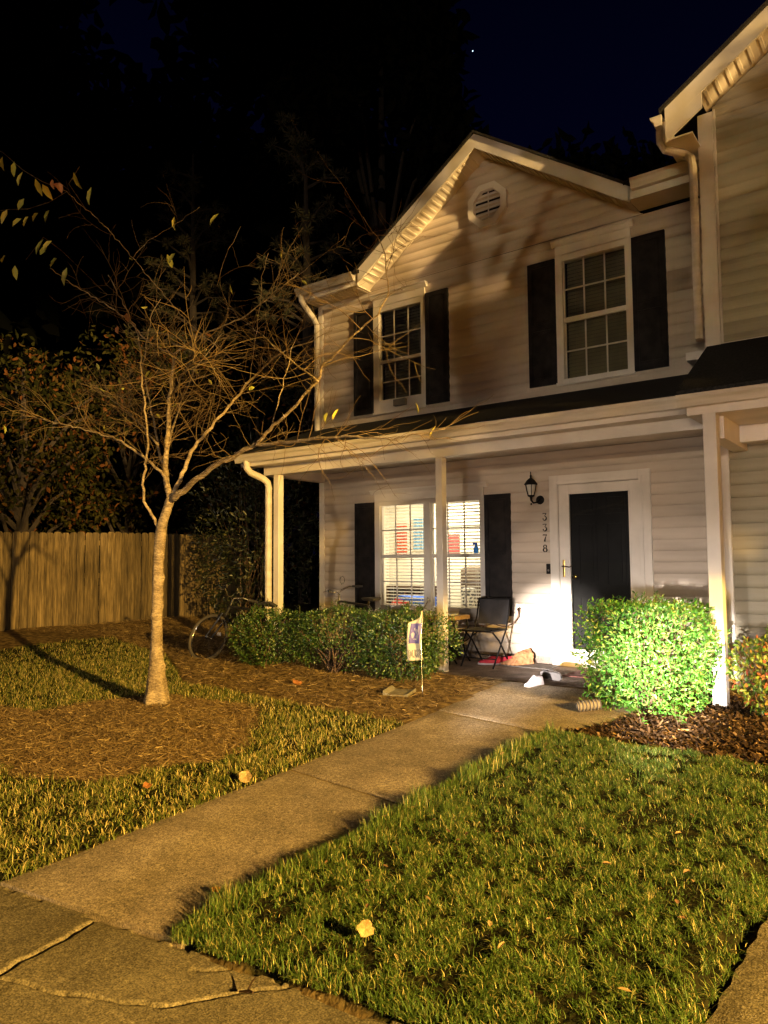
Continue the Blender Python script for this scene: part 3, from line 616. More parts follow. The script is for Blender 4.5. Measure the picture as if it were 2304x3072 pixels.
wu = window(-3.567, -2.637, 3.662, 5.236, [(-3.48, -2.71)], (4.40, 4.46), gz0=3.70, gz1=5.16, blindmat=mt['blinddim'], headw=0.035, headh=0.18)
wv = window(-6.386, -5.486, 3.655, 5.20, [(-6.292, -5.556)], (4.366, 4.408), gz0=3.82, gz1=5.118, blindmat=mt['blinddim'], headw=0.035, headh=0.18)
mb = MB(); mb.box(-6.0, -5.80, D-0.10, D-0.04, 3.70, 3.79); mb.build('air_unit', mt['greysole'], wv)
# dark rooms behind the upper windows
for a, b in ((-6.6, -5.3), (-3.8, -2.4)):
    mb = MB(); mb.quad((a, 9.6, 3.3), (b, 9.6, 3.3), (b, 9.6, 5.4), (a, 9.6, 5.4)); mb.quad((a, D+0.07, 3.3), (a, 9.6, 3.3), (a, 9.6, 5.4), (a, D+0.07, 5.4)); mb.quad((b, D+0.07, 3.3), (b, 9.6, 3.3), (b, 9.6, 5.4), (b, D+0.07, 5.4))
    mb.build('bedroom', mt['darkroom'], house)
# lit living room
mb = MB(); xa, xb, yb, za, zb = -8.9, -4.0, 9.98, 0.34, 2.62
xa = -7.37
xa2 = -7.37
mb.quad((xa2, yb, za), (xb, yb, za), (xb, yb, zb), (xa2, yb, zb)); mb.quad((xb, D+0.07, za), (xb, yb, za), (xb, yb, zb), (xb, D+0.07, zb))
mb.quad((xa2, D+0.4, za), (xa2, yb, za), (xa2, yb, zb), (xa2, D+0.4, zb)); mb.quad((xa2, D+0.07, zb), (xb, D+0.07, zb), (xb, yb, zb), (xa2, yb, zb)); mb.quad((xa2, D+0.07, za), (xb, D+0.07, za), (xb, yb, za), (xa2, yb, za))
mb.quad((xa2, D+0.064, za), (-6.4, D+0.064, za), (-6.4, D+0.064, zb), (xa2, D+0.064, zb)); mb.quad((-4.6, D+0.064, za), (xb, D+0.064, za), (xb, D+0.064, zb), (-4.6, D+0.064, zb))
mb.quad((-6.4, D+0.064, 2.37), (-4.6, D+0.064, 2.37), (-4.6, D+0.064, zb), (-6.4, D+0.064, zb)); mb.quad((-6.4, D+0.064, za), (-4.6, D+0.064, za), (-4.6, D+0.064, 0.83), (-6.4, D+0.064, 0.83))
mb.build('living_room', mt['room'], house)
l = bpy.data.lights.new('ceiling_light', 'AREA'); l.energy = 95; l.color = (1.0, 0.86, 0.62); l.shape = 'DISK'; l.size = 0.5
o = bpy.data.objects.new('ceiling_light', l); COL.objects.link(o); o.location = (-5.9, 9.3, 2.58)
def plain(name, col1, col2, label, cat, x0, x1, y, z0, z1, th=0.03, wave=0.0):
    m = M(name+'_colour', col1, col2, scale=6, rough=0.8)
    mb = MB(); n = 10
    F = [(x0+(x1-x0)*i/n, y+wave*math.sin(i*1.9)) for i in range(n+1)]
    mb.prism([(a, b, z0) for a, b in F]+[(a, b+th, z0) for a, b in F[::-1]], (0, 0, z1-z0))
    o = mb.build(name, m); tag(o, label, cat); return o
plain('hanging_cloth', (0.50, 0.10, 0.03), (0.44, 0.06, 0.03), 'orange red cloth hanging on the room wall behind the blinds', 'cloth', -7.19, -6.98, 9.93, 1.63, 2.14, wave=0.01)
plain('wall_hanging', (0.12, 0.28, 0.42), (0.10, 0.22, 0.36), 'light blue wall hanging seen through the blinds beside the orange cloth', 'cloth', -6.83, -6.55, 9.93, 1.71, 2.22, wave=0.01)
plain('wall_poster', (0.40, 0.04, 0.04), (0.33, 0.03, 0.03), 'small red poster on the room wall seen behind the porch post', 'poster', -6.17, -5.98, 9.95, 1.63, 1.94)
sh = thing('bookcase', 'dark wooden bookcase against the room wall behind the blinds', 'bookcase', (-7.0, 9.8, 0.34))
mb = MB(); [mb.box(a, b, 9.6, 9.95, c, d) for a, b, c, d in ((-7.15, -7.12, 0.35, 1.12), (-6.43, -6.40, 0.35, 1.12), (-7.12, -6.43, 0.35, 0.38), (-7.12, -6.43, 0.72, 0.75), (-7.12, -6.43, 1.09, 1.12))]; mb.box(-7.12, -6.43, 9.93, 9.948, 0.38, 1.09)
mb.build('carcass', mt['bronze'], sh)
mb = MB(); xq = -7.1
while xq < -6.5: wq = random.uniform(0.02, 0.05); mb.box(xq, xq+wq, 9.66, 9.86, 0.752, 0.752+random.uniform(0.2, 0.3)); xq += wq+0.004
mb.build('book', M('book_spines', (0.12, 0.05, 0.04), (0.06, 0.07, 0.12), island=True), sh)
tent = thing('play_tent', 'red and blue toy tent low behind the window blinds', 'toy', (-6.5, 9.3, 0.34))
mb = MB(); mb.prism([(-6.84, 9.2, 0.34), (-6.1, 9.2, 0.34), (-6.15, 9.2, 0.95), (-6.62, 9.2, 0.99)], (0, 0.5, 0)); mb.build('canopy', M('toy_blue', (0.03, 0.09, 0.42), (0.04, 0.12, 0.5), scale=4), tent)
mb = MB(); mb.prism([(-6.83, 9.185, 0.80), (-6.35, 9.185, 0.74), (-6.42, 9.185, 0.90), (-6.66, 9.185, 0.95)], (0, 0.012, 0)); mb.build('door_flap', M('toy_red', (0.55, 0.05, 0.03), (0.45, 0.03, 0.03), scale=4), tent)
ch = thing('armchair', 'brown armchair piled with cushions behind the blinds near the spray bottle', 'armchair', (-5.6, 9.5, 0.34))
mb = MB(); mb.box(-5.85, -5.25, 9.35, 9.9, 0.36, 0.80); mb.build('seat', M('chair_brown', (0.10, 0.06, 0.035), (0.07, 0.04, 0.025)), ch, bevel=0.06)
mb = MB(); mb.box(-5.87, -5.30, 9.75, 9.95, 0.8, 1.42); mb.build('backrest', M('chair_brown_back', (0.085, 0.05, 0.03), (0.06, 0.035, 0.022)), ch, bevel=0.07)
mb = MB(); mb.box(-5.66, -5.42, 9.42, 9.55, 0.80, 1.12); mb.build('cushion', M('cushion_print', (0.45, 0.42, 0.38), (0.05, 0.05, 0.06), scale=26, lo=0.48, hi=0.52), ch, bevel=0.04)
bt = thing('spray_bottle', 'blue spray bottle standing on the window rail behind the glass', 'bottle', (-4.79, 8.40, 1.615))
mb = MB(); mb.lathe([(0.026, 0), (0.034, 0.008), (0.036, 0.05), (0.026, 0.085), (0.012, 0.10), (0.011, 0.115)], (-4.79, 8.402, 1.615), 14); mb.build('bottle_body', M('blue_liquid', (0.02, 0.20, 0.62), (0.02, 0.15, 0.5), rough=0.15), bt, smooth=True)
mb = MB(); mb.box(-4.835, -4.775, 8.39, 8.414, 1.728, 1.752); mb.box(-4.80, -4.78, 8.392, 8.412, 1.71, 1.73); mb.build('trigger', M('deep_blue_plastic', (0.02, 0.05, 0.4), (0.02, 0.04, 0.32)), bt)

# --- door
mb = MB(); y0 = D-0.05
mb.box(-3.711, -3.60, y0, D+0.12, SL+0.004, 2.536); mb.box(-2.635, -2.503, y0, D+0.12, SL+0.004, 2.536); mb.box(-3.60, -2.635, y0+0.001, D+0.12, 2.424, 2.535)
mb.box(-3.645, -3.605, y0-0.014, y0, SL+0.004, 2.47); mb.box(-2.630, -2.588, y0-0.014, y0, SL+0.004, 2.47); mb.box(-3.605, -2.63, y0-0.0135, y0, 2.428, 2.469)
mb.build('door_casing', mt['trim'], house, bevel=0.004)
mb = MB(); ya, yb = D-0.032, D+0.012
mb.box(-3.596, -3.468, ya, yb, 0.30, 2.42); mb.box(-2.749, -2.639, ya, yb, 0.30, 2.42); mb.box(-3.468, -2.749, ya+0.001, yb, 2.313, 2.419); mb.box(-3.468, -2.749, ya+0.001, yb, 0.30, 0.46)
for a, b, c, d in ((-3.480, -3.462, 0.46, 2.32), (-2.755, -2.737, 0.46, 2.32), (-3.462, -2.755, 2.302, 2.32), (-3.462, -2.755, 0.452, 0.472)): mb.box(a, b, ya-0.008, ya+0.002, c, d)
storm = mb.build('storm_door', mt['trim'], house, bevel=0.003)
mb = MB(); mb.quad((-3.47, D-0.01, 0.45), (-2.745, D-0.01, 0.45), (-2.745, D-0.01, 2.32), (-3.47, D-0.01, 2.32)); mb.build('pane', mt['glass'], storm)
mb = MB(); mb.box(-3.56, -3.533, ya-0.010, ya+0.001, 1.315, 1.52); mb.build('handle_plate', mt['brass'], storm, bevel=0.004)
mb = MB(); mb.tube([(-3.547, ya-0.008, 1.445), (-3.547, ya-0.05, 1.445), (-3.52, ya-0.055, 1.443), (-3.46, ya-0.055, 1.436), (-3.42, ya-0.052, 1.45)], [0.009, 0.009, 0.009, 0.008, 0.006], 8); mb.build('handle', mt['bronze'], storm)
mb = MB(); mb.box(-3.596, -2.64, D-0.03, D+0.1, SL+0.002, 0.298); mb.build('threshold', mt['trim'], house)
mb = MB(); yd = D+0.075
mb.box(-3.60, -2.635, yd, yd+0.045, 0.30, 2.42)
idoor = mb.build('door', mt['doorblack'], house)
mb = MB()
for (a, b) in ((-3.40, -3.17), (-3.06, -2.83)):
    for (c, d) in ((2.06, 2.27), (1.22, 1.96), (0.52, 1.08)):
        t = 0.018
        for q in ((a, b, c, c+t), (a, b, d-t, d), (a, a+t, c+t, d-t), (b-t, b, c+t, d-t)): mb.box(q[0], q[1], yd-0.010, yd+0.001, q[2], q[3])
        mb.box(a+0.05, b-0.05, yd-0.008, yd+0.001, c+0.05, d-0.05)
mb.build('door_panel', mt['doorblack'], idoor)
mb = MB(); mb.tube([(-3.43, yd, 1.32), (-3.43, yd-0.03, 1.32), (-3.43, yd-0.034, 1.32), (-3.43, yd-0.055, 1.32), (-3.43, yd-0.064, 1.32)], [0.012, 0.012, 0.024, 0.026, 0.012], 14); mb.build('knob', mt['brass'], idoor, smooth=True)
mb = MB(); mb.box(-3.30, -3.13, yd-0.012, yd-0.0105, 2.12, 2.20) if False else None
# --- wall lantern
LX, LY = -3.905, D-0.135
wlp = MB(); wlp.lathe([(0.0, 0.0), (0.052, 0.004), (0.055, 0.012), (0.045, 0.02), (0.02, 0.028)], (0, 0, 0), 16)
wlp.v = [(-3.835+p[0], D-0.02-p[2], 2.255+p[1]) for p in wlp.v]
wall_lamp = wlp.build('wall_lantern', mt['iron'], house)
mb = MB(); mb.tube([(-3.835, D-0.045, 2.255), (-3.85, D-0.085, 2.225), (-3.88, D-0.125, 2.215), (LX, LY, 2.25), (LX, LY, 2.30)], [0.012, 0.011, 0.011, 0.012, 0.018], 8)
mb.lathe([(0.006, 2.19), (0.012, 2.20), (0.006, 2.215)], (LX, LY, 0), 8); mb.build('arm', mt['iron'], wall_lamp)
mb = MB(); mb.lathe([(0.018, 2.285), (0.036, 2.295), (0.045, 2.305), (0.040, 2.312)], (LX, LY, 0), 12); mb.lathe([(0.078, 2.437), (0.082, 2.447), (0.066, 2.468), (0.048, 2.495), (0.026, 2.513), (0.014, 2.52), (0.010, 2.535), (0.014, 2.545), (0.006, 2.56), (0.004, 2.60)], (LX, LY, 0), 12)
for k in range(6):
    a = k*math.pi/3; mb.tube([(LX+0.040*math.cos(a), LY+0.040*math.sin(a), 2.308), (LX+0.058*math.cos(a), LY+0.058*math.sin(a), 2.37), (LX+0.070*math.cos(a), LY+0.070*math.sin(a), 2.44)], 0.005, 5)
mb.build('cage', mt['iron'], wall_lamp)
mb = MB(); mb.lathe([(0.034, 2.312), (0.05, 2.37), (0.062, 2.436)], (LX, LY, 0), 12); mb.build('lamp_glass', mt['frosted'], wall_lamp, smooth=True)
# --- house number, set one under the other
def ribbon(mb, pts, ws, y, th=0.006):
    P = [Vector((p[0], 0, p[1])) for p in pts]; n = len(P); Lp, Rp = [], []
    for i in range(n):
        t = (P[min(i+1, n-1)]-P[max(i-1, 0)]).normalized(); nn = Vector((-t.z, 0, t.x)); Lp.append(P[i]+nn*ws[i]*0.68); Rp.append(P[i]-nn*ws[i]*0.68)
    for i in range(n-1):
        q = [Lp[i], Lp[i+1], Rp[i+1], Rp[i]]; mb.prism([(a.x, y, a.z) for a in q], (0, th, 0))
def arc(cx, cz, rx, rz, a0, a1, n=12): return [(cx+rx*math.cos(math.radians(a0+(a1-a0)*i/n)), cz+rz*math.sin(math.radians(a0+(a1-a0)*i/n))) for i in range(n+1)]
def digit(ch, cx, z0, h):
    mb = MB(); s = h; yq = D-0.028
    T = lambda P: [(cx+p[0]*s, z0+p[1]*s) for p in P]
    if ch == '3':
        top = [(-0.26, 0.86), (-0.24, 0.96), (0.27, 0.965), (0.22, 0.90), (0.02, 0.60)]; ribbon(mb, T(top), [0.05*s, 0.07*s, 0.07*s, 0.07*s, 0.05*s], yq)
        bow = [(0.0, 0.60)]+arc(0.0, 0.30, 0.27, 0.29, 80, -150, 14); ribbon(mb, T(bow), [0.05*s]+[s*(0.05+0.09*math.sin(math.pi*min(1, i/13))) for i in range(15)], yq)
        ribbon(mb, T([(-0.30, 0.20), (-0.20, 0.24), (-0.16, 0.17)]), [0.05*s, 0.13*s, 0.06*s], yq)
    elif ch == '7':
        ribbon(mb, T([(-0.27, 0.80), (-0.25, 0.95), (-0.1, 0.93), (0.1, 0.91), (0.29, 0.97)]), [0.05*s, 0.09*s, 0.11*s, 0.10*s, 0.05*s], yq)
        ribbon(mb, T([(0.28, 0.96), (0.12, 0.62), (0.0, 0.3), (-0.04, 0.0)]), [0.05*s, 0.08*s, 0.13*s, 0.17*s], yq)
    else:
        up_ = arc(0, 0.74, 0.20, 0.22, 90, 450, 18); lo_ = arc(0, 0.27, 0.26, 0.26, 90, 450, 18)
        ribbon(mb, T(up_), [s*(0.06+0.06*abs(math.cos(math.radians(90+20*i)))) for i in range(19)], yq); ribbon(mb, T(lo_), [s*(0.06+0.08*abs(math.cos(math.radians(90+20*i)))) for i in range(19)], yq)
    return mb.build('house_number', mt['iron'], house)
for ch_, zc in (('3', 2.003), ('3', 1.872), ('7', 1.744), ('8', 1.619)): digit(ch_, -3.785, zc, 0.088)
mb = MB(); mb.box(-3.772, -3.714, D-0.04, D-0.015, 1.352, 1.474); bell = mb.build('doorbell', mt['iron'], house, bevel=0.005)
mb = MB(); mb.tube([(-3.743, D-0.0405, 1.395), (-3.743, D-0.046, 1.395)], [0.014, 0.012], 12); mb.build('button', mt['greysole'], bell)
mb = MB(); mb.box(-4.195, -4.075, D-0.03, D-0.012, 0.832, 0.985); outl = mb.build('outlet_plate', mt['plastic'], house, bevel=0.006)
mb = MB(); mb.box(-4.02, -3.835, D-0.045, D-0.012, 0.692, 0.842); hv = mb.build('hose_vent', mt['plastic'], house, bevel=0.02)
mb = MB(); mb.box(-3.995, -3.87, D-0.085, D-0.0455, 0.715, 0.80); mb.build('vent_hood', mt['plastic'], hv, bevel=0.006)
cord = MB(); cord.tube([(-4.135, D-0.031, 0.925), (-4.135, D-0.07, 0.915), (-4.12, D-0.09, 0.89), (-4.13, D-0.10, 0.82), (-4.19, D-0.12, 0.74), (-4.29, D-0.15, 0.70), (-4.42, D-0.2, 0.735), (-4.52, D-0.25, 0.71), (-4.62, D-0.28, 0.62), (-4.75, D-0.3, 0.52), (-5.2, D-0.3, 0.30)], [0.018, 0.020, 0.012]+[0.008]*8, 8)
tag(cord.build('power_cord', mt['bronze']), 'dark power cord plugged into the outlet beside the folding chair', 'cord')

# ------------------------------------------------------------------ neighbouring house
nh = thing('townhouse', 'neighbouring townhouse stepping forward beside the porch, only its gable corner in view', 'house', (1.0, 7.8, 0.26))
NY, NX = 7.78, -1.70
mb = MB()
siding(mb, NX+0.1, 6.0, 3.60, 6.11, NY)
siding(mb, 0, 0, 6.11, 8.9, NY, xl=lambda z: -1.95+(z-5.88)/0.66, xr=lambda z: 6.0)
siding(mb, NX+0.13, 6.0, 0.36, 2.80, NY)
for z0, z1 in ((0.36, 2.86), (3.45, 5.93)): siding(mb, NY+0.02, 12.0, z0, z1, 0, side=NX+0.012)
mb.build('wall', mt['siding2'], nh)
mb = MB(); mb.box(NX, NX+0.13, NY-0.045, NY+0.1, 0.33, 2.70); mb.box(NX-0.04, NX+0.10, NY-0.045, NY+0.08, 3.62, 6.05); mb.box(NX+0.105, NX+0.125, NY-0.036, NY, 3.62, 6.07)
mb.box(NX+0.101, 6, NY-0.028, NY-0.001, 3.55, 3.66)
mb.build('corner_board', mt['trim'], nh)
mb = MB(); mb.box(NX+0.02, 6.0, NY-0.01, NY+0.3, 0.0, 0.355); mb.build('foundation', mt['slab'], nh)
mb = MB(); roof_slab(mb, -1.73, 6.2, 6.56, 2.925, NY-0.035, 3.60); mb.build('porch_roof', mt['shingle'], nh)
mb = MB(); gutter(mb, -1.72, 6.2, 6.60, 2.925, 0.10, 0.10); mb.build('porch_gutter', mt['gutter'], nh)
mb = MB(); mb.box(-1.66, 6.2, 6.602, 6.625, 2.755, 2.90); mb.box(-1.66, 6.2, 6.626, NY-0.03, 2.757, 2.77); mb.build('fascia', mt['trim'], nh)
mb = MB(); mb.box(-1.53, -1.40, 6.78, NY-0.032, 2.56, 2.755); mb.box(-1.398, 6.0, 7.40, 7.52, 2.60, 2.755); mb.build('porch_beam', mt['trim'], nh)
mb = MB(); mb.box(-1.534, -1.425, 6.60, 6.72, 0.15, 2.755); mb.build('porch_post', mt['trim'], nh, bevel=0.006)
# rake of the neighbour's gable
RY = 7.40; NS = 0.66
def nrake(mb, y0, y1, zo, th, x0=-1.97, ex=5.0):
    zb = 5.86+NS*(x0+1.97)
    mb.prism([(x0, y0, zb+zo), (x0+ex, y0, zb+zo+NS*ex), (x0+ex, y0, zb+zo+NS*ex+th), (x0, y0, zb+zo+th)], (0, y1-y0, 0))
mb = MB(); nrake(mb, RY, RY+0.02, 0.0, 0.19); mb.prism([(-1.97, RY+0.001, 5.70), (-1.62, RY+0.001, 5.93), (-1.62, RY+0.001, 6.09), (-1.97, RY+0.001, 5.862)], (0, 0.018, 0)); mb.build('rake_board', mt['trim'], nh)
mb = MB(); nrake(mb, RY-0.035, 12.0, 0.19, 0.035, x0=-2.02); mb.build('roof', mt['shingle'], nh)
mb = MB(); nrake(mb, RY+0.021, NY+0.02, 0.02, 0.012, x0=-1.66)
for k in range(30):
    t = 0.36+k*0.10; xx = -1.97+t; zb = 5.88+NS*t
    mb.prism([(xx, RY+0.05, zb), (xx+0.025, RY+0.05, zb+NS*0.025), (xx+0.025, RY+0.05, zb+NS*0.025-0.012), (xx, RY+0.05, zb-0.012)], (0, NY-RY-0.11, 0))
mb.box(-1.99, NX-0.02, RY+0.022, 12.0, 5.72, 5.735); mb.build('rake_soffit', mt['soffit'], nh)
mb = MB(); mb.box(-2.0, -1.975, RY+0.02, 12, 5.73, 5.93); mb.build('eave_fascia', mt['trim'], nh)
mb = MB()
pr = [(0, 0), (0, -0.11), (-0.065, -0.11), (-0.08, -0.06), (-0.11, -0.03), (-0.115, 0)]
mb.prism([(-2.001+a, RY-0.01, 6.0+z) for a, z in pr], (0, 4.5, 0)); mb.build('eave_gutter', mt['gutter'], nh)
mb = MB(); mb.tube([(-2.05, RY+0.10, 5.90), (-2.05, RY+0.11, 5.78), (-2.02, RY+0.15, 5.71), (-1.86, RY+0.28, 5.66), (-1.80, NY-0.10, 5.60), (-1.79, NY-0.085, 5.50), (-1.79, NY-0.085, 3.72)], 0.042, 10); mb.build('downspout', mt['gutter'], nh)
mb = MB(); mb.box(-1.92, -1.70, NY-0.10, NY+0.30, 3.52, 3.60); mb.build('flashing', mt['trim'], nh)

# ------------------------------------------------------------------ bare cherry tree
tree = thing('bare_tree', 'small bare cherry tree with a pale trunk in a mulch ring', 'tree', (TREE[0], TREE[1], gz(*TREE)))
def lift(p, y):
    t = y/4.28; return Vector((p[0]*t, y, CAMZ+(p[1]-CAMZ)*t))
LIMB = {
 'L1': ([(-5.83, 1.80), (-5.95, 1.95), (-6.09, 2.07), (-6.13, 2.26), (-6.1, 2.44), (-6.06, 2.65), (-6.11, 2.99), (-6.19, 3.36), (-6.2, 3.6), (-6.25, 3.81), (-6.4, 3.99), (-6.57, 4.25), (-6.79, 4.53)], 4.28, 3.7, 0.020, 0.005),
 'A': ([(-5.70, 2.11), (-5.74, 2.23), (-5.78, 2.39), (-5.75, 2.92), (-5.7, 3.21), (-5.67, 3.49)], 4.28, 4.5, 0.040, 0.019),
 'Ar': ([(-5.67, 3.49), (-5.51, 3.55), (-5.24, 3.61), (-4.78, 3.63), (-4.43, 3.74), (-4.06, 3.88)], 4.5, 5.2, 0.015, 0.004),
 'Al': ([(-5.67, 3.49), (-5.87, 3.57), (-6.15, 3.74), (-6.4, 3.96), (-6.83, 4.23), (-7.39, 4.54), (-7.96, 4.9)], 4.5, 3.5, 0.014, 0.003),
 'A2': ([(-5.75, 2.2), (-5.77, 2.3), (-5.91, 2.68), (-6.04, 3.1), (-6.16, 3.45), (-6.04, 3.96), (-5.89, 4.07)], 4.3, 4.9, 0.022, 0.004),
 'A3': ([(-5.76, 2.22), (-5.79, 2.34), (-6.08, 2.53), (-6.53, 2.75), (-7.01, 2.9), (-7.58, 3.04), (-8.53, 3.27)], 4.25, 3.8, 0.020, 0.005),
 'B': ([(-5.66, 2.13), (-5.63, 2.2), (-5.49, 2.39), (-5.36, 2.58), (-5.19, 2.69), (-4.9, 2.88), (-4.63, 3.07), (-4.39, 3.2), (-4.2, 3.27), (-3.93, 3.28), (-3.67, 3.34)], 4.3, 5.4, 0.030, 0.005),
 'C': ([(-5.67, 2.11), (-5.59, 2.15), (-5.35, 2.27), (-5.02, 2.4), (-4.71, 2.47), (-4.56, 2.51), (-4.14, 2.49), (-3.9, 2.5), (-3.51, 2.47), (-3.17, 2.41), (-2.67, 2.43)], 4.27, 3.9, 0.042, 0.003),
 'Cr': ([(-4.56, 2.51), (-4.36, 2.64), (-4.14, 2.76), (-3.98, 2.87), (-3.85, 2.95), (-3.79, 3.07), (-3.5, 3.23), (-3.25, 3.36), (-3.14, 3.55), (-3.2, 3.89), (-3.38, 4.15)], 4.12, 3.7, 0.021, 0.003),
 'T': ([(-4.81, 3.27), (-5.34, 3.65), (-5.74, 4.01), (-6.35, 4.6), (-6.81, 5.03), (-7.23, 5.37), (-7.63, 5.7)], 4.8, 3.2, 0.008, 0.003),
 'T2': ([(-6.35, 4.6), (-6.13, 4.71), (-5.75, 4.75), (-5.32, 4.82)], 4.0, 4.0, 0.005, 0.002),
 'T3': ([(-5.07, 4.0), (-4.98, 4.2), (-4.76, 4.47)], 4.2, 4.2, 0.005, 0.002),
 'S': ([(-4.63, 3.07), (-4.54, 3.52), (-4.48, 3.97), (-4.41, 4.14)], 4.9, 4.7, 0.006, 0.002),
 'E2': ([(-4.36, 2.64), (-4.14, 3.24), (-3.9, 3.71)], 4.1, 4.5, 0.008, 0.002),
 'E3': ([(-4.78, 3.63), (-4.28, 3.79), (-3.8, 3.96), (-3.56, 4.05)], 4.95, 4.6, 0.006, 0.002),
 'E4': ([(-3.85, 2.95), (-4.25, 3.25), (-4.6, 3.53), (-5.04, 3.88)], 3.9, 4.4, 0.010, 0.003),
 'F1': ([(-5.75, 2.6), (-5.6, 2.95), (-5.35, 3.3), (-5.0, 3.55)], 4.35, 6.0, 0.016, 0.004),
 'F2': ([(-5.9, 2.65), (-6.2, 2.9), (-6.6, 3.15), (-6.9, 3.3)], 4.3, 6.2, 0.014, 0.003),
 'F3': ([(-5.7, 3.1), (-5.5, 3.3), (-5.2, 3.45)], 4.4, 2.9, 0.012, 0.003),
}
def resample(P, n):
    P = [Vector(p) for p in P]; d = [0]
    for a, b in zip(P[:-1], P[1:]): d.append(d[-1]+(b-a).length)
    out = []
    for i in range(n):
        s = d[-1]*i/(n-1); k = max(0, min(len(d)-2, int(np.searchsorted(d, s))-1)); t = (s-d[k])/max(1e-9, d[k+1]-d[k]); out.append(P[k].lerp(P[k+1], t))
    return out, d[-1]
R = random.Random(11)
big, tw = MB(), MB(); leafP, leafA = [], []
tx, ty = TREE; gz0 = gz(tx, ty)
trunk = MB(); tp = [(-5.862, 0.10), (-5.865, 0.30), (-5.872, 0.45), (-5.881, 0.72), (-5.885, 0.95), (-5.878, 1.15), (-5.869, 1.458), (-5.845, 1.72), (-5.822, 1.88), (-5.76, 2.0), (-5.69, 2.13)]
tr_ = [0.104, 0.086, 0.072, 0.056, 0.050, 0.049, 0.047, 0.047, 0.052, 0.042, 0.040]
PP, _ = resample([(a, ty, z) for a, z in tp], 46); rr = np.interp(np.linspace(0, 1, 46), np.linspace(0, 1, 11), tr_)
trunk.tube(PP, rr, 20, cap=True)
tv = []
for i, (px, py, pz) in enumerate(trunk.v):           # flare into roots, knots and bark relief
    c = PP[min(45, i//20)] if i < 46*20 else PP[-1]; d = Vector((px, py, pz))-c; a = math.atan2(d.y, d.x); hgt = pz-gz0
    k = 1+0.06*math.sin(a*3+pz*5)+0.05*math.sin(a*7+pz*17)+0.03*math.sin(pz*60+a*2)
    if hgt < 0.5: k *= 1+0.30*max(0, (0.5-hgt)/0.5)**2.2*(1.0+1.0*math.cos(a*5+0.6+hgt*2))+0.09*math.sin(a*9+hgt*14)*(0.5-hgt)/0.5
    for zk, ak, am in ((1.18, 2.9, 0.55), (1.12, 0.1, 0.5), (1.38, 0.3, 0.45), (0.55, 0.4, 0.35), (1.39, 3.0, 0.4), (1.02, 4.6, 0.3)):
        k += am*math.exp(-((pz-zk)/0.035)**2-(math.sin((a-ak)/2)/0.35)**2)
    tv.append(tuple(c+d*k))
trunk.v = tv; trunk.build('trunk', mt['bark'], tree, smooth=True)
def grow(p0, d0, L, r0, n, curve, drop):
    pts = [p0.copy()]; d = d0.normalized(); p = p0.copy()
    for i in range(n):
        d = (d+Vector((R.gauss(0, curve), R.gauss(0, curve), R.gauss(0, curve)+drop))).normalized(); p = p+d*(L/n); pts.append(p.copy())
    return pts
def add_leaf(p, d):
    leafP.append(p); leafA.append(d)
for nm, (P2, ya, yb, ra, rb) in LIMB.items():
    d = [0]
    for a, b in zip(P2[:-1], P2[1:]): d.append(d[-1]+math.hypot(b[0]-a[0], b[1]-a[1]))
    P3 = [lift(p, ya+(yb-ya)*(s/d[-1])) for p, s in zip(P2, d)]
    N = max(8, int(d[-1]/0.06)); Q3, Ln = resample(P3, N)
    for i in range(1, N-1): Q3[i] = Q3[i]+Vector((R.gauss(0, .006), R.gauss(0, .006), R.gauss(0, .006)))
    rads = [0.8*(ra+(rb-ra)*(i/(N-1))**0.7) for i in range(N)]
    big.tube(Q3, rads, 9 if ra > 0.012 else 6)
    start = 0.22 if ra > 0.013 else 0.1
    cnt = int(Ln*{'T': 0.5, 'T2': 1.5, 'T3': 2, 'C': 7, 'Al': 5, 'S': 3, 'E3': 4, 'Cr': 6, 'E4': 6, 'E2': 6, 'Ar': 8, 'B': 10}.get(nm, 10))
    for k in range(cnt):
        t = start+(1-start)*R.random(); i = min(N-2, int(t*(N-1))); base = Q3[i]; dl = (Q3[i+1]-Q3[i]).normalized()
        side = Vector((R.gauss(0, 1), R.gauss(0, 1), R.gauss(0, 0.55))); side = (side-dl*side.dot(dl)).normalized()
        L = R.uniform(0.25, 0.95)*(1.15-0.5*t)
        pts = grow(base, dl*R.uniform(0.3, 1.0)+side*0.9+Vector((0, 0, 0.12)), L, 0, 9, 0.13, R.choice((-0.05, 0.02, 0.05)))
        r0 = min(rads[i]*0.6, 0.0016+0.0026*L)
        tw.tube(pts, [r0+(0.0009-r0)*(q/9) for q in range(10)], 4)
        for m_ in range(R.randint(2, 6)):
            j = R.randint(2, 8); dd = (pts[j+1]-pts[j]).normalized(); s2 = Vector((R.gauss(0, 1), R.gauss(0, 1), R.gauss(0, 0.6))).normalized()
            p2 = grow(pts[j], dd*0.8+s2*0.8, R.uniform(0.08, 0.38), 0, 5, 0.16, 0.02)
            tw.tube(p2, [0.0014, 0.0014, 0.0013, 0.0012, 0.001, 0.0008], 4)
            if R.random() < 0.018 or (base.x < -6.3 and R.random() < 0.03): add_leaf(p2[-1], Vector((R.gauss(0, .6), R.gauss(0, .6), -0.6)))
big.build('branch', mt['bark'], tree, smooth=True)
tw.build('twigs', mt['twig'], tree)
def leaves_from(P, A, L, Wd, mat, name, seed, flat=None):
    r = np.random.default_rng(seed); n = len(P); return leaf_mesh(name, np.array(P), np.array(A), rdirs(n, r) if flat is None else np.tile(flat, (n, 1))+0.5*rdirs(n, r), r.uniform(*L, n), r.uniform(*Wd, n), mat, tree)
leaves_from(leafP, leafA, (0.075, 0.11), (0.03, 0.042), mt['yleaf'], 'leaves', 3)
